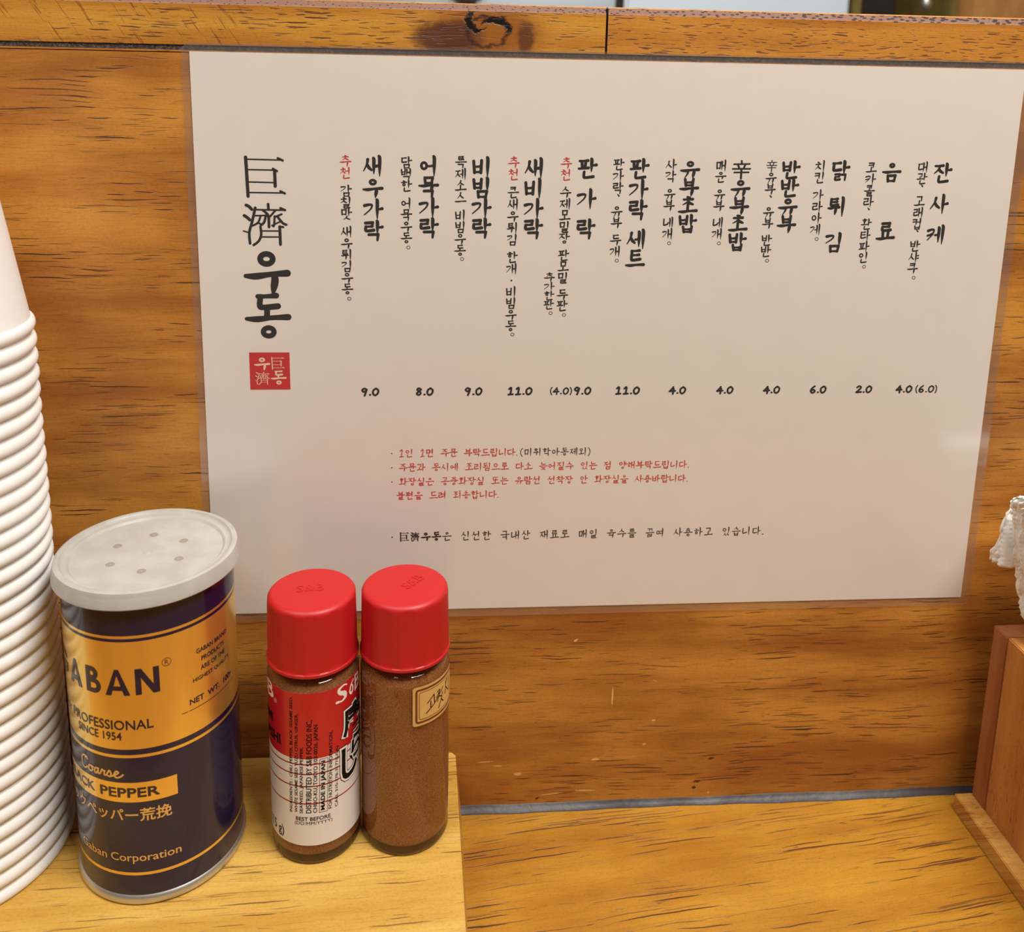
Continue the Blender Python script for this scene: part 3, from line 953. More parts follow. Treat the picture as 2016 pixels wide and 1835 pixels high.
NAMES = [('새우가락', 61.2, 263.1, 240.1), ('어묵가락', 80.8, 263.3, 241.2), ('비빔가락', 99.6, 263.2, 241.3), ('새비가락', 118.3, 263.1, 241.2),
         ('판 가 락', 137.4, 263.2, 241.3), ('판가락 세트', 156.2, 263.3, 230.3), ('유부초밥', 174.8, 263.5, 243.6), ('辛유부초밥', 193.8, 263.5, 237.0),
         ('반반유부', 212.0, 263.6, 243.7), ('닭 튀 김', 230.6, 263.6, 237.0), ('음 료', 250.1, 263.4, 241.2), ('잔 사 케', 269.5, 263.2, 240.2)]
for t, x, z0, z1 in NAMES:
    s = [[], []]
    column(s, t, x, z0 - PZ, z1 - PZ, 6.5, 0.172, gap=0.45 if t != '음 료' else 2.0)
    lettering('dish_name', s, FLAT, M['ink'], menu)
DESC = [('추천 감칠맛 새우튀김우동。', 51.8, 264.7, 218.7, (52.5, 215.2)), ('담백한 어묵우동。', 72.95, 264.5, 237.5, (73.7, 234.1)),
        ('특제소스 비빔우동。', 92.2, 264.9, 233.1, (93.0, 230.0)), ('추천 큰새우튀김 한개·비빔우동。', 111.0, 265.0, 205.0, (111.8, 201.8)),
        ('추천 수제모밀장 판모밀 두판。', 129.8, 265.0, 212.7, (130.7, 209.2)), ('추가한판。', 124.85, 223.4, 213.0, (125.7, 209.9)),
        ('판가락、유부 두개。', 148.7, 264.8, 233.1, (149.5, 229.7)), ('사각 유부 네개。', 167.8, 264.9, 239.7, (168.6, 236.3)),
        ('매운 유부 네개。', 186.25, 264.9, 239.8, (187.2, 236.4)), ('辛유부、유부 반반。', 204.95, 265.0, 233.4, (205.8, 230.0)),
        ('치킨 가라아게。', 223.1, 265.2, 241.8, (224.0, 238.3)), ('코카콜라、환타파인。', 242.35, 264.8, 231.4, (243.1, 227.9)),
        ('대관、고래컵、반샤쿠。', 261.9, 265.3, 227.4, (262.8, 223.8))]
for t, x, z0, z1, tl in DESC:
    s = [[], []]
    if t.startswith('추천'):                      # the recommended dishes carry a red mark
        n = len(t.replace('。', '').replace(' ', '')) - 1 + 0.5 * t.count(' ')
        pitch = (z0 - z1) / n
        r = [[], []]
        column(r, '추천', x, z0 - PZ, z0 - pitch - PZ, 3.75, 0.118)
        red = lettering('recommended_mark', r, FLAT, M['ink_red'], menu); red['label'] = 'red two-syllable recommendation mark'
        rest = t[3:]
        column(s, rest, x, z0 - 2.5 * pitch - PZ, z1 - PZ, 3.75, 0.145, tail=(tl[0], tl[1] - PZ))
    else:
        column(s, t, x, z0 - PZ, z1 - PZ, 3.6 if t.startswith('추가') else 3.75, 0.145, tail=(tl[0], tl[1] - PZ))
    lettering('dish_description', s, FLAT, M['ink'], menu)


def number(shape, text, cx, zc, h, w, adv=0.95):
    wd = {'.': .42, '(': .42, ')': .42}
    h = h * 0.66
    tot = sum(wd.get(c, adv) for c in text)
    x = cx - tot * h / 2
    for c in text:
        a = wd.get(c, adv)
        k = .90 if c not in '.()' else a * .95
        glyph(shape, c, x + (a - k) * h / 2 * (c not in '.()'), zc + h / 2, k * h if c not in '.()' else a * h, h, w)
        x += a * h


for t, x, h in (('9.0', 59.6, 4.5), ('8.0', 79.6, 4.5), ('9.0', 97.7, 4.5), ('11.0', 115.0, 4.5), ('(4.0)', 130.5, 4.1), ('9.0', 138.6, 4.5), ('11.0', 155.7, 4.5), ('4.0', 174.9, 4.4),
                ('4.0', 193.2, 4.4), ('4.0', 211.4, 4.4), ('6.0', 229.6, 4.4), ('2.0', 247.7, 4.4), ('4.0', 263.7, 4.4), ('(6.0)', 272.6, 4.3)):
    s = [[], []]
    number(s, t, x, 179.9 - PZ, h, 0.27 if h > 4.35 else 0.23)
    lettering('price', s, FLAT, M['ink'], menu)


def row(shape, text, x0, x1, zc, sx, sy, w, gap=0.7, bold=''):
    """horizontal writing: left edge of the first character at x0, right edge of the last at x1"""
    nar = {'.': .35, '(': .45, ')': .45, '1': .7}
    tot = sum(gap if c == ' ' else nar.get(c, 1.0) for c in text)
    adv = (x1 - x0) / tot
    x = x0
    for c in text:
        if c == ' ':
            x += gap * adv; continue
        a = nar.get(c, 1.0) * adv
        cw = min(sx, a * 0.96)
        if c in '.()1':
            cw = a
        glyph(shape, c, x + (a - cw) / 2, zc + sy / 2, cw, sy, w * (1.5 if c in bold else 1))
        x += a


def notice(text, x0, x1, z, mat, dot=True, w=0.13, sx=3.0, sy=3.15, gap=0.7, bold=''):
    s = [[], []]
    if dot:
        glyph(s, '·', 67.4 - 1.75, z - PZ + 1.75, 3.5, 3.5, 0.14)
    row(s, text, x0, x1, z - PZ, sx, sy, w, gap, bold)
    lettering('notice_line', s, FLAT, mat, menu)


notice('1인 1면 주문 부탁드립니다.', 69.9, 115.0, 155.7, M['ink_red'])
notice('(미취학아동제외)', 115.4, 142.8, 155.7, M['ink'], dot=False, sx=2.9)
notice('주문과 동시에 조리됨으로 다소 늦어질수 있는 점 양해부탁드립니다.', 69.9, 181.4, 150.0, M['ink_red'])
notice('화장실은 공중화장실 또는 유람선 선착장 안 화장실을 사용바랍니다.', 69.9, 181.3, 144.3, M['ink_red'])
notice('불편을 드려 죄송합니다.', 69.0, 108.2, 138.7, M['ink_red'], dot=False)
notice('巨濟우동은 신선한 국내산 재료로 매일 육수를 끓여 사용하고 있습니다.', 70.0, 213.0, 121.8, M['ink'], w=0.13, sx=3.25, sy=3.6, gap=0.75, bold='우동')

s = [[], []]
glyph(s, '巨', 16.8, 265.6 - PZ, 13.8, 13.9, 0.075)
glyph(s, '濟', 15.9, 249.4 - PZ, 15.2, 14.8, 0.075)
glyph(s, '우', 16.1, 233.2 - PZ, 14.6, 16.6, 0.155)
glyph(s, '동', 15.9, 216.6 - PZ, 14.7, 16.6, 0.15)
lettering('title', s, FLAT, M['ink'], menu)
bm = bmesh.new(); slab_xz(bm, [(16.3, 181.0 - PZ), (30.7, 181.0 - PZ), (30.7, 195.1 - PZ), (16.3, 195.1 - PZ)], -0.350, -0.335)
seal = finish(bm, 'seal', M['seal_red'], menu, smooth=0); seal['label'] = 'square red seal with four cream characters'
s = [[], []]
glyph(s, '우', 18.2, 193.4 - PZ, 5.1, 5.0, 0.15); glyph(s, '巨', 24.1, 193.2 - PZ, 4.6, 4.4, 0.075)
glyph(s, '濟', 18.2, 187.7 - PZ, 5.2, 4.8, 0.062); glyph(s, '동', 24.0, 188.1 - PZ, 5.1, 5.3, 0.14)
lettering('seal_lettering', s, Wrap(y=-0.36), M['ink_cream'], seal)

# ------------------------------------------------------------------ stack of paper cups, mouth down
CX, CY, PITCH = -78.6, -39.4, 5.69
bm = bmesh.new()
wall_r = lambda z: 34.15 - 0.155 * (z - 1.6)
prof = [(33.85, 0.05), (34.4, 0.0), (34.9, 0.5), (35.2, 1.35), (35.15, 2.3), (34.85, 3.1), (34.35, 3.6), (wall_r(3.9), 3.85)]
prof += [(wall_r(z), z) for z in (8, 20, 40, 60, 79.3)]
prof += [(wall_r(80) - 0.15, 80.0), (wall_r(80) - 0.5, 80.0), (wall_r(80) - 0.6, 75.0), (0, 75.0)]
lathe(bm, prof, 128)
inner = [(0, 74.7), (wall_r(75) - 0.6, 74.7)] + [(wall_r(z) - 0.3, z) for z in (70, 40, 10, 3)] + [(33.85, 0.05)]
lathe(bm, inner, 128)
bmesh.ops.remove_doubles(bm, verts=bm.verts, dist=0.001)
bmesh.ops.recalc_face_normals(bm, faces=bm.faces)
ORD = ['first', 'second', 'third', 'fourth', 'fifth', 'sixth', 'seventh', 'eighth', 'ninth', 'tenth', 'eleventh', 'twelfth', 'thirteenth', 'fourteenth', 'fifteenth', 'sixteenth', 'seventeenth',
       'eighteenth', 'nineteenth', 'twentieth', 'twenty-first', 'twenty-second', 'twenty-third', 'twenty-fourth', 'twenty-fifth', 'twenty-sixth', 'twenty-seventh', 'twenty-eighth',
       'twenty-ninth', 'thirtieth', 'thirty-first', 'thirty-second', 'thirty-third']
NC = 33
cup0 = finish(bm, 'paper_cup', M['cup'], smooth=40)
for i in range(NC):                                        # i counts from the riser upwards
    c = cup0 if i == 0 else cup0.copy()
    if i:
        sc.collection.objects.link(c)
    c.location = Vector((CX + random.uniform(-.09, .09), CY + random.uniform(-.09, .09), RZ + 0.03 + PITCH * i)) * MM
    c.rotation_euler = (0, 0, random.uniform(0, 6.28))
    down = NC - i
    if i == NC - 1:
        lb = 'topmost white paper cup of the upside-down stack, its smooth sides bare'
    elif i == 0:
        lb = 'lowest white paper cup of the stack, its rim on the riser'
    else:
        lb = '%s white paper cup from the top of the upside-down stack' % ORD[down - 1]
    tag(c, lb, 'cup', 'white paper cups in the upside-down stack')

# ------------------------------------------------------------------ pepper can
KX, KY, KR = -10.3, -39.9, 26.75
can = thing('pepper_can', 'navy and gold printed pepper can with frosted plastic shaker lid', 'can', (KX, KY, RZ + 0.03))
bm = bmesh.new()
prof = [(0, 1.2), (24.6, 1.2), (25.2, 0.2), (26.4, 0.0), (27.35, 0.5), (27.55, 1.4), (27.45, 2.5), (27.05, 3.1), (26.75, 3.4)]
lathe(bm, prof, 128); bmesh.ops.recalc_face_normals(bm, faces=bm.faces)
finish(bm, 'base_rim', M['steel'], can, smooth=50)
bm = bmesh.new()
zs = [3.3, 10.9, 11.95, 53.7, 54.75, 56.7, 93.75, 94.8, 95.75, 106.5]
mi = [0, 1, 0, 1, 0, 1, 0, 1, 0]                          # 0 navy, 1 gold
lathe(bm, [(KR, z) for z in zs], 128, mats=mi)
lathe(bm, [(KR, 106.5), (KR - 1.0, 107.2), (0, 107.2)], 128)
bmesh.ops.remove_doubles(bm, verts=bm.verts, dist=0.001)
bmesh.ops.recalc_face_normals(bm, faces=bm.faces)
body = finish(bm, 'can_body', [M['blue'], M['gold']], can, smooth=50)
bm = bmesh.new()
prof = [(27.4, 105.4), (28.75, 105.4), (29.0, 105.7), (28.95, 107.0), (28.6, 107.7), (28.5, 109.6), (28.2, 110.6), (27.4, 111.0), (26.6, 110.8), (26.2, 110.2), (25.2, 109.7), (24.4, 109.8), (24.0, 109.5), (23.6, 109.0), (22.5, 108.9), (1.4, 108.9), (1.1, 109.25), (0, 109.3)]
lathe(bm, prof, 128)
prof = [(0, 107.9), (26.6, 107.9), (27.2, 107.4), (27.4, 105.4)]
lathe(bm, prof, 128)
bmesh.ops.remove_doubles(bm, verts=bm.verts, dist=0.001)
bmesh.ops.recalc_face_normals(bm, faces=bm.faces)
lid = finish(bm, 'lid', M['lid'], can, smooth=40); lid['label'] = 'frosted white plastic lid with six shaker holes'
M['hole'] = simple('shaker_hole', (150, 140, 128), rough=0.7)
for k in range(6):
    a_ = radians(38 + 60 * k)
    bm = bmesh.new()
    lathe(bm, [(0, 0), (1.45, 0), (1.45, 0.06), (1.1, 0.10), (0, 0.02)], 24)
    bmesh.ops.recalc_face_normals(bm, faces=bm.faces)
    finish(bm, 'shaker_hole', M['hole'], lid, smooth=30, loc=(12.1 * cos(a_), 12.1 * sin(a_), 108.87))

A = lambda deg: radians(deg) * KR
CYL = Wrap(R=KR + 0.03)


def on_can(name, shapes, mat, lift=0.05, parent=can):
    return lettering(name, merge(shapes) if isinstance(shapes, list) and shapes and isinstance(shapes[0], list) and shapes[0] and isinstance(shapes[0][0], list) else shapes, CYL, mat, parent, lift=lift)


def band(x0, x1, z0, z1, n=40):
    V = []; F = []
    for i in range(n + 1):
        x = x0 + (x1 - x0) * i / n
        V += [(x, z0), (x, z1)]
    for i in range(n):
        F.append((2 * i, 2 * i + 2, 2 * i + 3, 2 * i + 1))
    return [V, F]


# GABAN drawn as geometric capitals
def poly_letters():
    sh = [[], []]
    h0, h1 = 75.6, 84.4
    st = 1.75
    def bar(x0, z0, x1, z1, wd=st):
        d = math.hypot(x1 - x0, z1 - z0); nx_, nz_ = -(z1 - z0) / d * wd / 2, (x1 - x0) / d * wd / 2
        k = len(sh[0]); sh[0].extend([(x0 + nx_, z0 + nz_), (x0 - nx_, z0 - nz_), (x1 - nx_, z1 - nz_), (x1 + nx_, z1 + nz_)]); sh[1].append((k, k + 1, k + 2, k + 3))
    def bigA(l, r):
        m_ = (l + r) / 2
        k = len(sh[0])
        sh[0].extend([(l, h0), (l + st * 1.05, h0), (m_, h1 - 1.9), (m_ - .62, h1), (m_ + .62, h1), (r, h0), (r - st * 1.05, h0)])
        sh[1].append((k, k + 1, k + 2, k + 3)); sh[1].append((k + 3, k + 2, k + 4)); sh[1].append((k + 2, k + 6, k + 5, k + 4))
        bar(l + 1.9, h0 + 2.4, r - 1.9, h0 + 2.4, 1.4)
    # G
    gx = A(-62)
    ribbon(sh, [(gx + 4.3 * cos(radians(t)), (h0 + h1) / 2 + 3.6 * sin(radians(t)), st) for t in range(40, 331, 12)])
    bar(gx + .4, (h0 + h1) / 2 - .4, gx + 4.6, (h0 + h1) / 2 - .4, 1.5)
    bigA(A(-47.8), A(-33.6))
    # B
    l = A(-29.2)
    bar(l + st / 2, h0, l + st / 2, h1)
    for zc, rr, ww in ((h1 - 2.25, 1.55, 2.3), (h0 + 2.45, 1.75, 3.0)):
        pts = [(l + st / 2, zc + rr, 1.4)] + [(l + ww + rr * cos(radians(t)), zc + rr * sin(radians(t)), 1.55) for t in range(90, -91, -15)] + [(l + st / 2, zc - rr, 1.4)]
        ribbon(sh, pts)
    bigA(A(-14.1), A(2.4))
    # N
    l, r = A(5.9), A(21.0)
    bar(l + st / 2, h0, l + st / 2, h1); bar(r - st / 2, h0, r - st / 2, h1)
    k = len(sh[0]); sh[0].extend([(l, h1), (r - st * 1.1, h0), (r, h0), (l + st * 1.1, h1)]); sh[1].append((k, k + 1, k + 2, k + 3))
    return sh


on_can('brand_lettering', poly_letters(), M['navy_ink'])
rg = [[], []]
ribbon(rg, [(A(25.9) + 1.32 * cos(2 * pi * i / 24), 85.0 + 1.32 * sin(2 * pi * i / 24), 0.16) for i in range(24)], True)
on_can('registered_mark', merge([rg, fit(font_shape('R'), A(25.9) - .55, 84.25, A(25.9) + .6, 85.75)]), M['brown_ink'])
on_can('slogan_lettering', merge([fit(font_shape('for PROFESSIONAL', 0.01), A(-62), 63.6, A(15.6), 66.9), fit(font_shape('SINCE 1954', 0.01), A(-41.5), 59.9, A(-5.2), 62.7)]), M['navy_ink'])
on_can('quality_lettering', merge([fit(font_shape('GABAN BRAND', 0.012), A(46), 83.7, A(74.8), 85.3), fit(font_shape('PRODUCTS', 0.012), A(49.7), 80.5, A(71), 82.1),
                                   fit(font_shape('ARE OF THE', 0.012), A(48.8), 77.4, A(71.6), 79.0), fit(font_shape('HIGHEST QUALITY', 0.012), A(42.7), 74.1, A(76.8), 75.7)]), M['navy_ink'])
on_can('weight_lettering', merge([fit(font_shape('NET  WT.  100g', 0.02), A(39.6), 66.4, A(79), 69.0), band(A(34.0), A(38.2), 65.08, 65.24), band(A(39.0), A(82), 65.08, 65.24)]), M['navy_ink'])
on_can('name_band', band(A(-88), A(28.4), 37.85, 44.9, 90), M['gold'], lift=0.02)
on_can('pepper_lettering', merge([fit(font_shape('BLACK', 0.022), A(-62), 39.75, A(-28.6), 43.0), fit(font_shape('PEPPER', 0.022), A(-23.9), 39.6, A(17.2), 43.0)]), M['navy_ink'], lift=0.08)
# Coarse, in a handwritten script
cs = [[], []]
cx0, cz0, cw = A(-41.0), 46.7, A(-5.9) - A(-41.0)
SCR = [[(.17, .92), (.10, 1.0), (.02, .72), (.03, .22), (.10, .0), (.18, .20)], [(.13, .86), (.17, .98), (.20, .84)],
       [(.31, .42), (.24, .40), (.22, .14), (.27, .0), (.33, .18), (.30, .42), (.36, .40)],
       [(.47, .42), (.40, .38), (.38, .10), (.42, .02), (.47, .30)], [(.48, .44), (.47, .06), (.52, .10)],
       [(.52, .10), (.57, .46), (.58, .38), (.63, .38)], [(.62, .38), (.61, .06), (.66, .10)],
       [(.66, .10), (.73, .48), (.76, .20), (.73, .02), (.67, .08)], [(.75, .06), (.82, .14), (.91, .38), (.87, .48), (.82, .20), (.86, .0), (.94, .06), (1.0, .24)]]
for st_ in SCR:
    ribbon(cs, bez([(cx0 + a * cw, cz0 + b * 4.6, 0.62) for a, b in st_], 6))
on_can('script_lettering', cs, M['gold_ink'])
on_can('katakana_lettering', merge([fit(font_shape('ブラックペッパー荒挽', 0.016), A(-79), 30.9, A(24.0), 35.7)]), M['gold_ink'])
on_can('maker_lettering', merge([fit(font_shape('Gaban', 0.008), A(-48), 16.2, A(-22.3), 19.1), fit(font_shape('Corporation', 0.008), A(-18.9), 15.3, A(28.6), 19.1)]), M['gold_ink'])

# ------------------------------------------------------------------ red-capped spice bottles
BR = 15.35


def bottle(name, label, loc, powder):
    t = thing(name, label, 'bottle', loc)
    bm = bmesh.new()
    prof = [(0, 0.9), (11.5, 0.6), (13.2, 0.0)] + arc(13.6, 1.75, 1.75, -90, 0, 5) + [(BR, 2.2), (BR, 64.8)] + arc(BR - 4.2, 65.0, 4.2, 0, 70, 6) + [(12.4, 69.4), (12.2, 71.2), (12.2, 78), (0, 78)]
    lathe(bm, prof, 96)
    bmesh.ops.remove_doubles(bm, verts=bm.verts, dist=0.001); bmesh.ops.recalc_face_normals(bm, faces=bm.faces)
    finish(bm, 'glass_body', M['glass'], t, smooth=50)
    bm = bmesh.new()
    prof = [(0, 3.4), (12.6, 3.3)] + arc(12.9, 4.6, 1.3, -90, 0, 4) + [(14.25, 5.2), (14.25, 63.6)] + arc(11.0, 64.2, 3.2, 0, 75, 5) + [(10.4, 68.0), (0, 68.2)]
    lathe(bm, prof, 72)
    bmesh.ops.remove_doubles(bm, verts=bm.verts, dist=0.001); bmesh.ops.recalc_face_normals(bm, faces=bm.faces)
    finish(bm, 'spice_powder', powder, t, smooth=50)
    # cap: lip, faintly fluted wall, rounded top
    bm = bmesh.new()
    seg = 168
    prof = [(12.6, 70.75), (15.1, 70.7), (15.5, 71.0), (15.5, 71.9), (15.15, 72.25)]
    prof += [(15.12 - 0.30 * (z - 73) / 18, z) for z in (73, 80, 86, 90)] + [(p[0], p[1]) for p in arc(12.6, 91.9, 2.18, 0, 82, 7)] + [(0, 94.15)]
    rings = lathe(bm, prof, seg)
    for ring in rings[5:11]:
        for i, v in enumerate(ring):
            ph = (i % 7) / 7.0
            k = 1 - 0.010 * (1 if (i // 7) % 2 == 0 else 0) * (0.6 if i % 7 in (0, 6) else 1)
            v.co.x *= k; v.co.y *= k
    lathe(bm, [(12.6, 70.75), (12.6, 80), (0, 80)], seg)
    bmesh.ops.remove_doubles(bm, verts=bm.verts, dist=0.001); bmesh.ops.recalc_face_normals(bm, faces=bm.faces)
    cap = finish(bm, 'screw_cap', M['cap'], t, smooth=40)
    return t, cap


def cap_relief(cap, ang, dx, dy):
    """raised maker's letters on the cap's top"""
    V, F = font_shape('S&B')
    x0, x1 = min(v[0] for v in V), max(v[0] for v in V)
    bm = bmesh.new()
    k = 9.0 / (x1 - x0); ca, sa = cos(ang), sin(ang)
    vs = []
    for a, b in V:
        x, y = (a - (x0 + x1) / 2) * k, (b - 0.35) * k
        vs.append(bm.verts.new((dx + x * ca - y * sa, dy + x * sa + y * ca, 94.13)))
    fs = []
    for f in F:
        fs.append(bm.faces.new([vs[i] for i in f]))
    r = bmesh.ops.extrude_face_region(bm, geom=fs)
    for v in [g_ for g_ in r['geom'] if isinstance(g_, bmesh.types.BMVert)]:
        v.co.z += 0.16
    bmesh.ops.recalc_face_normals(bm, faces=bm.faces)
    finish(bm, 'raised_lettering', M['cap'], cap, smooth=0)


bA, capA = bottle('spice_bottle', 'red-capped glass spice bottle with red and white printed label', (42.5, -39.25, RZ + 0.03), M['powder_b'])
bB, capB = bottle('spice_bottle', 'red-capped glass bottle of brown chilli powder with small tan handwritten sticker', (73.7, -37.55, RZ + 0.03), M['powder'])
cap_relief(capA, 0.1, -0.5, 0.5); cap_relief(capB, 0.9, 2.5, 1.5)

LR = BR + 0.12
bm = bmesh.new()
zs = [8.0, 24.0, 24.5, 30.65, 31.15, 35.3, 35.8, 38.95, 39.45, 41.3, 65.6]
mi = [0, 1, 0, 1, 0, 1, 0, 1, 0, 2]
lathe(bm, [(LR, z) for z in zs], 112, mats=mi)
lathe(bm, [(LR, 8.0), (BR + 0.02, 8.0), (BR + 0.02, 65.6), (LR, 65.6)], 112, mats=[0, 0, 2])
bmesh.ops.remove_doubles(bm, verts=bm.verts, dist=0.0005); bmesh.ops.recalc_face_normals(bm, faces=bm.faces)
labA = finish(bm, 'printed_label', [M['label_white'], M['label_line'], M['label_red']], bA, smooth=60)
labA['label'] = 'red over white wraparound label with thin red rings'
LW = Wrap(R=LR + 0.01)
AL = lambda deg: radians(deg) * LR


def on_label(name, shapes, mat, lift=0.03):
    return lettering(name, merge(shapes), LW, mat, labA, step=0.7, lift=lift)


VT = [('INGREDIENTS : CHILI PEPPER, BLACK SESAME SEED,', -24.5, 20.4, 64.2, 1.25, 0), ('WHITE SESAME SEED YUZU CITRUS, GINGER,', -17.4, 20.7, 58.1, 1.25, 0), ('SEAWEED, JAPANESE PEPPER.', -10.4, 20.6, 45.9, 1.45, 0),
      ('DISTRIBUTED BY S&B FOODS INC.', -1.7, 20.7, 56.0, 1.85, 0), ('CHUO-KU, TOKYO 103-0026, JAPAN', 7.0, 20.7, 54.0, 1.75, 0), ('MADE IN JAPAN', 16.4, 21.3, 40.1, 1.8, 0.02),
      ('FOR NUTRITION INFORMATION,', 25.4, 21.0, 50.3, 1.45, 0), ('CALL 310-378-3177(USA)', 33.8, 20.8, 43.7, 1.35, 0)]
SK = 0.026
shp = []
for t, deg, z0, z1, hgt, bd in VT:
    x = AL(deg)
    shp.append(fit(font_shape(t, 0.012 + bd), x - hgt / 2, z0, x + hgt / 2, z1, vertical=True, shear=SK))
x0, x1 = AL(16.4) - 1.35, AL(16.4) + 1.35
bx = [[], []]
q = [(x0, 20.6), (x1, 20.6), (x1 + SK * 20.2, 40.8), (x0 + SK * 20.2, 40.8)]
for i in range(4):
    (ax, az), (cx_, cz_) = q[i], q[(i + 1) % 4]
    ribbon(bx, [(ax + (cx_ - ax) * k / 6, az + (cz_ - az) * k / 6, 0.14) for k in range(7)])
shp.append(bx)
on_label('ingredients_lettering', shp, M['ink'])
on_label('date_lettering', [fit(font_shape('BEST BEFORE', 0.015), AL(-18.3), 17.7, AL(25.4), 19.15), fit(font_shape('(DD/MM/YYYY)', 0.0), AL(-20), 15.7, AL(27.4), 17.35)], M['ink'])
on_label('weight_lettering', [fit(font_shape('oz. (15 g)', 0.012), AL(-92), 8.9, AL(-37.2), 13.7)], M['ink'])
on_label('name_lettering', [fit(font_shape('NANAMI', 0.035), AL(-110), 51.1, AL(-53.2), 54.7), fit(font_shape('TOGARASHI', 0.035), AL(-126), 44.6, AL(-38.4), 48.6)], M['ink'])
# S&B in swelling serif strokes
sb = [[], []]
def sb_mark(l, z0, k):
    S_ = [(.92, .92, .10), (.62, 1.0, .14), (.20, .86, .22), (.28, .62, .30), (.68, .44, .36), (.76, .18, .26), (.42, .02, .14), (.06, .12, .10)]
    ribbon(sb, bez([(l + a * 4.6 * k, z0 + b * 5.6, c * 4.6 * k) for a, b, c in S_], 6))
    ribbon(sb, bez([(l + (-.02) * k, z0 + .4, .9 * k), (l + .8 * k, z0 + .2, .6)], 3))
    am = [(1.95, .95, .10), (1.60, .70, .14), (1.42, .30, .16), (1.62, .08, .18), (1.86, .30, .16), (1.78, .60, .12), (1.60, .66, .1)]
    ribbon(sb, bez([(l + a * 4.0 * k, z0 + b * 5.2, c * 4.4 * k) for a, b, c in am], 5))
    ribbon(sb, bez([(l + a * 4.6 * k, z0 + b * 5.6, c * 4.6) for a, b, c in [(1.95, .98, .14), (2.0, .5, .2), (1.95, .0, .16)]], 5))
    for pts in ([(2.0, .96, .16), (2.5, .9, .2), (2.55, .65, .3), (2.05, .55, .14)], [(2.05, .54, .14), (2.6, .48, .2), (2.68, .2, .32), (2.0, .04, .14)]):
        ribbon(sb, bez([(l + a * 4.6 * k, z0 + b * 5.6, c * 4.6) for a, b, c in pts], 5))
sb_mark(AL(36.5), 59.4, 1.0)
lettering('logo_lettering', sb, LW, M['white_ink'], labA, step=0.7, lift=0.03)
sb = [[], []]
sb_mark(AL(-52.2) - 12.6, 60.0, 1.0)
lettering('logo_lettering', sb, LW, M['white_ink'], labA, step=0.7, lift=0.03)
rg = [[], []]
ribbon(rg, [(AL(-46.3) + .72 * cos(2 * pi * i / 20), 60.2 + .72 * sin(2 * pi * i / 20), 0.1) for i in range(20)], True)
on_label('registered_mark', [rg, fit(font_shape('R'), AL(-46.3) - .3, 59.8, AL(-46.3) + .35, 60.6)], M['white_ink'])
# brush characters outlined in white
BRUSH = [('唐', 44.5, 44.9, 86, 56.0), ('が', 76, 40.5, 100, 48.0), ('ら', 58.0, 34.6, 84, 43.4), ('し', 41.5, 28.9, 72, 41.2)]
for off, mt, nm, lf in ((0.105, M['ink'], 'brush_edge', 0.035), (0.085, M['white_ink'], 'brush_outline', 0.065), (0.03, M['ink'], 'brush_lettering', 0.095)):
    shp = []
    for ch, d0, z0, d1, z1 in BRUSH:
        base = font_shape(ch, 0.03); sx_ = [v[0] for v in base[0]]; sz_ = [v[1] for v in base[0]]
        s2 = font_shape(ch, off)
        kx_ = (AL(d1) - AL(d0)) / (max(sx_) - min(sx_)); kz_ = (z1 - z0) / (max(sz_) - min(sz_))
        shp.append([[(AL(d0) + (a - min(sx_)) * kx_, z0 + (b - min(sz_)) * kz_) for a, b in s2[0]], list(s2[1])])
    on_label(nm, shp, mt, lift=lf)

# tan sticker on the second bottle
SR = BR + 0.1
AS = lambda deg: radians(deg) * SR


def curved_patch(name, pts, mat, parent, lift, R=SR):
    """rounded outline wrapped on the bottle, with a little thickness"""
    V = pts; sh = [list(V), [tuple(range(len(V)))]]
    return lettering(name, sh, Wrap(R=R), mat, parent, step=0.7, lift=lift)


sx0, sx1 = AS(11.5), AS(96)
st = curved_patch('sticker', round_rect(sx0, sx1, 50.4, 65.0, 0.9), M['kraft'], bB, 0.0)
st['label'] = 'tan sticker with brown frame and black handwriting'
def frame(inset, wd, name):
    sh = [[], []]
    pts = round_rect(sx0 + inset, sx1 - inset, 50.4 + inset, 65.0 - inset, 0.7, 4)
    dense = []
    for i in range(len(pts)):
        a_, b2 = pts[i], pts[(i + 1) % len(pts)]
        m_ = max(1, int(math.hypot(b2[0] - a_[0], b2[1] - a_[1]) / 0.8))
        dense += [(a_[0] + (b2[0] - a_[0]) * k / m_, a_[1] + (b2[1] - a_[1]) * k / m_, wd) for k in range(m_)]
    ribbon(sh, dense, True)
    lettering(name, sh, Wrap(R=SR), M['brown_ink'], st, step=0.7, lift=0.03)
frame(1.25, 0.75, 'printed_frame'); frame(2.25, 0.22, 'printed_frame')
hw = [[], []]
def hand(pts): ribbon(hw, bez([(AS(a), b, 0.36) for a, b in pts], 5))
hand([(31, 58.0), (41, 60.2)]); hand([(41, 60.2), (41.8, 57.2)]); hand([(36, 58.2), (36, 55.6)]); hand([(29.5, 54.4), (36, 55.6), (44, 57.2), (58, 60.6)])
hand([(46.5, 60.2), (50.5, 60.6)]); hand([(45, 58.3), (52, 60.4)]); hand([(51, 60), (47, 56.6)]); hand([(48.5, 58.4), (54, 57.6)]); hand([(57, 58.8), (54, 56.2), (49, 53.8)]); hand([(54, 56.6), (58.5, 55.0)])
hand([(64, 61), (70, 62)]); hand([(67, 62), (63, 57)]); hand([(66, 59), (72, 57)]); hand([(74, 62), (75, 56)])
lettering('handwriting', hw, Wrap(R=SR), M['ink'], st, step=0.7, lift=0.05)

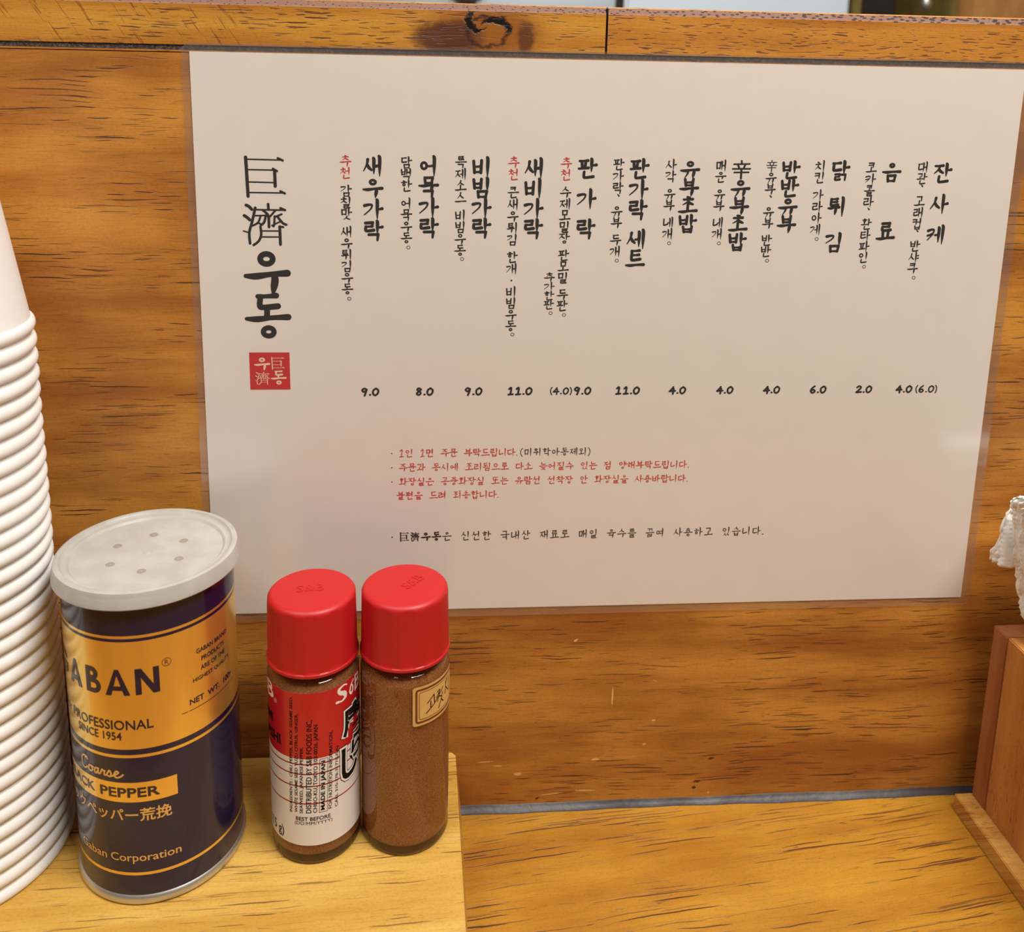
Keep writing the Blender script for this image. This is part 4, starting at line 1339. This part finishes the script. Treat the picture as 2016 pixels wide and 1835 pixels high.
# ------------------------------------------------------------------ wooden napkin holder with napkins
HX = 306.0
holder = thing('napkin_holder', 'open wooden napkin box on a base board at the right end', 'napkin holder', (355, -60, 0.02))
hx = lambda x: x - 355
hy = lambda y: y + 60
bm = bmesh.new(); box(bm, hx(299.0), hx(412), hy(-112), hy(-9.2), 0, 7.2, 0.35)
finish(bm, 'base_board', M['holder_base'], holder, smooth=30)
bm = bmesh.new(); box(bm, hx(HX), hx(405), hy(-19.0), hy(-10.0), 7.2, 84.6, 0.4)
finish(bm, 'back_panel', M['holder_back'], holder, smooth=30)
bm = bmesh.new(); box(bm, hx(HX + 0.2), hx(HX + 9), hy(-103), hy(-19.0), 7.2, 84.9, 0.4)
finish(bm, 'side_panel', M['holder'], holder, smooth=30)
bm = bmesh.new(); box(bm, hx(396), hx(405), hy(-103), hy(-19.0), 7.2, 84.6, 0.4)
finish(bm, 'side_panel', M['holder'], holder, smooth=30)
bm = bmesh.new(); box(bm, hx(HX), hx(405), hy(-111), hy(-103), 7.2, 60, 0.4)
finish(bm, 'front_panel', M['holder'], holder, smooth=30)


def napkin(name, label, stations, layers, xr, group):
    """a wad of soft sheets: each station is (z, left x, y); sheets hang side by side in y with ragged left edges"""
    bm = bmesh.new()
    for k in range(layers):
        rows = []
        rnd = random.Random(31 * k + layers)
        for i, (z, xl, y) in enumerate(stations):
            n = 14
            xl_ = xl + 0.75 * rnd.uniform(-1, 1) + 0.25 * k
            row_ = []
            for q in range(n + 1):
                t = q / n
                x = xl_ + (xr - xl_) * t
                yy = y - 1.15 * k + 0.35 * sin(x * 0.9 + k * 1.7 + z * 0.25) + 1.4 * (1 - t) ** 3 * sin(z * 0.13 + k)
                row_.append(bm.verts.new((x, yy, z + 0.5 * sin(x * 0.4 + k))))
            rows.append(row_)
        for r0, r1 in zip(rows[:-1], rows[1:]):
            for q in range(len(r0) - 1):
                bm.faces.new((r0[q], r0[q + 1], r1[q + 1], r1[q]))
    bmesh.ops.recalc_face_normals(bm, faces=bm.faces)
    o = finish(bm, name, M['napkin'], smooth=80)
    sol = o.modifiers.new('thickness', 'SOLIDIFY'); sol.thickness = 0.0006; sol.offset = 0
    tag(o, label, 'napkin', group)
    return o


def dense(st_, n=26):
    out = []
    zs_ = [s_[0] for s_ in st_]
    for i in range(n + 1):
        t = i / n * (len(st_) - 1)
        k = min(int(t), len(st_) - 2); f = t - k
        out.append(tuple(st_[k][c] * (1 - f) + st_[k + 1][c] * f for c in range(3)))
    return out


GN = 'white embossed napkins in the wooden box'
napkin('paper_napkin', 'white embossed napkin flap hanging behind the wad, cut edge at the bottom', dense([(141.5, 303.0, -16.0), (140, 301.6, -15.6), (135, 300.4, -15.4), (128, 299.0, -15.2), (119.5, 297.7, -15), (115.2, 297.3, -15)], 24), 4, 330, GN)
napkin('paper_napkin', 'thick white embossed napkin wad standing up out of the wooden box', dense([(8, 318, -24), (60, 317.5, -24), (84, 316.6, -23), (90, 311.0, -22), (97, 308.4, -21.5), (104, 307.0, -21.5), (111, 305.2, -21.5), (118, 303.2, -21.5), (126, 301.1, -21.5), (138, 298.8, -21.8), (143.5, 297.5, -22.5), (145.8, 298.6, -24), (146.3, 301, -27), (145.6, 304, -31)], 60), 7, 388, GN)

# ------------------------------------------------------------------ kitchen beyond the partition
M['steel_door'] = simple('fridge_steel', (188, 196, 204), rough=0.35, metal=0.6, noise=0.02, nscale=20)
M['white_door'] = simple('fridge_white', (226, 236, 244), rough=0.4, noise=0.01, nscale=20)
M['dark'] = simple('dark_handle', (58, 36, 28), rough=0.4)
M['olive'] = simple('olive_wood', (120, 100, 44), rough=0.6, noise=0.1, nscale=40)
M['cab_in'] = simple('cabinet_inside', (52, 40, 32), rough=0.7, noise=0.2, nscale=20)
M['post'] = wood('post_wood', (206, 150, 88), (188, 128, 68), (140, 86, 38), along='Z', dash=(40, 8), dash_amt=0.08, long_amt=0.2, band=30, rough=0.5, seed=12)
fr = thing('refrigerator', 'tall pale steel refrigerator far behind the partition', 'refrigerator', (330, 1500, -949))
bm = bmesh.new(); box(bm, -520, 480, -180, 200, 0, 1900, 6)
finish(bm, 'cabinet_body', M['cab_in'], fr, smooth=30)
bm = bmesh.new(); box(bm, -510, 56, -200, -181, 60, 1880, 6)
d1 = finish(bm, 'door', M['steel_door'], fr, smooth=30)
bm = bmesh.new(); box(bm, -228, -174, -232, -201, 1378, 1700, 10)
finish(bm, 'door_handle', M['dark'], d1, smooth=30)
bm = bmesh.new(); box(bm, 72, 474, -200, -181, 60, 1880, 6)
finish(bm, 'door', M['white_door'], fr, smooth=30)
cab = thing('open_shelf', 'dark open shelf with olive posts between refrigerator and wood post', 'shelf', (910, 1450, -949))
bm = bmesh.new(); box(bm, -100, 96, 60, 80, 0, 1900); finish(bm, 'back_board', M['cab_in'], cab, smooth=0)
for xx in (-100, 80):
    bm = bmesh.new(); box(bm, xx, xx + 16, -150, 60, 0, 1900, 2); finish(bm, 'side_post', M['olive'], cab, smooth=30)
bm = bmesh.new(); box(bm, -84, 80, -150, 60, 1290, 1310, 2); finish(bm, 'shelf_board', M['cab_in'], cab, smooth=30)
M['maroon'] = simple('maroon_glaze', (92, 34, 34), rough=0.35)
for i, (xx, rr, lb) in enumerate(((880, 26, 'dark maroon jar on the far shelf, left of the hanging ladle'), (950, 30, 'dark maroon jar on the far shelf, under the hanging ladle'))):
    bm = bmesh.new()
    lathe(bm, [(0, 0), (rr * .8, 0), (rr, 12), (rr, 48), (rr * .7, 62), (rr * .5, 66), (rr * .5, 74), (0, 74)], 40)
    bmesh.ops.recalc_face_normals(bm, faces=bm.faces)
    tag(finish(bm, 'jar', M['maroon'], smooth=40, loc=(xx, 1390, -949 + 1310.1)), lb, 'jar')
lad = thing('ladle', 'shiny steel ladle hanging in front of the dark far shelf', 'ladle', (944, 1300, 446))
bm = bmesh.new(); box(bm, -6, 6, -2, 2, 10, 260, 1.5); finish(bm, 'handle', M['steel'], lad, smooth=30)
bm = bmesh.new(); lathe(bm, [(0, -10), (5, -9), (8.5, -5), (9.5, 2), (8, 9), (4, 13), (0, 14)], 32)
bmesh.ops.recalc_face_normals(bm, faces=bm.faces); finish(bm, 'bowl', M['steel'], lad, smooth=60)
bm = bmesh.new(); box(bm, 1006, 1260, 1250, 1420, -949, 1598, 3)
struct(finish(bm, 'column_post', M['post'], smooth=30), 'square wooden post at the far right', 'post')
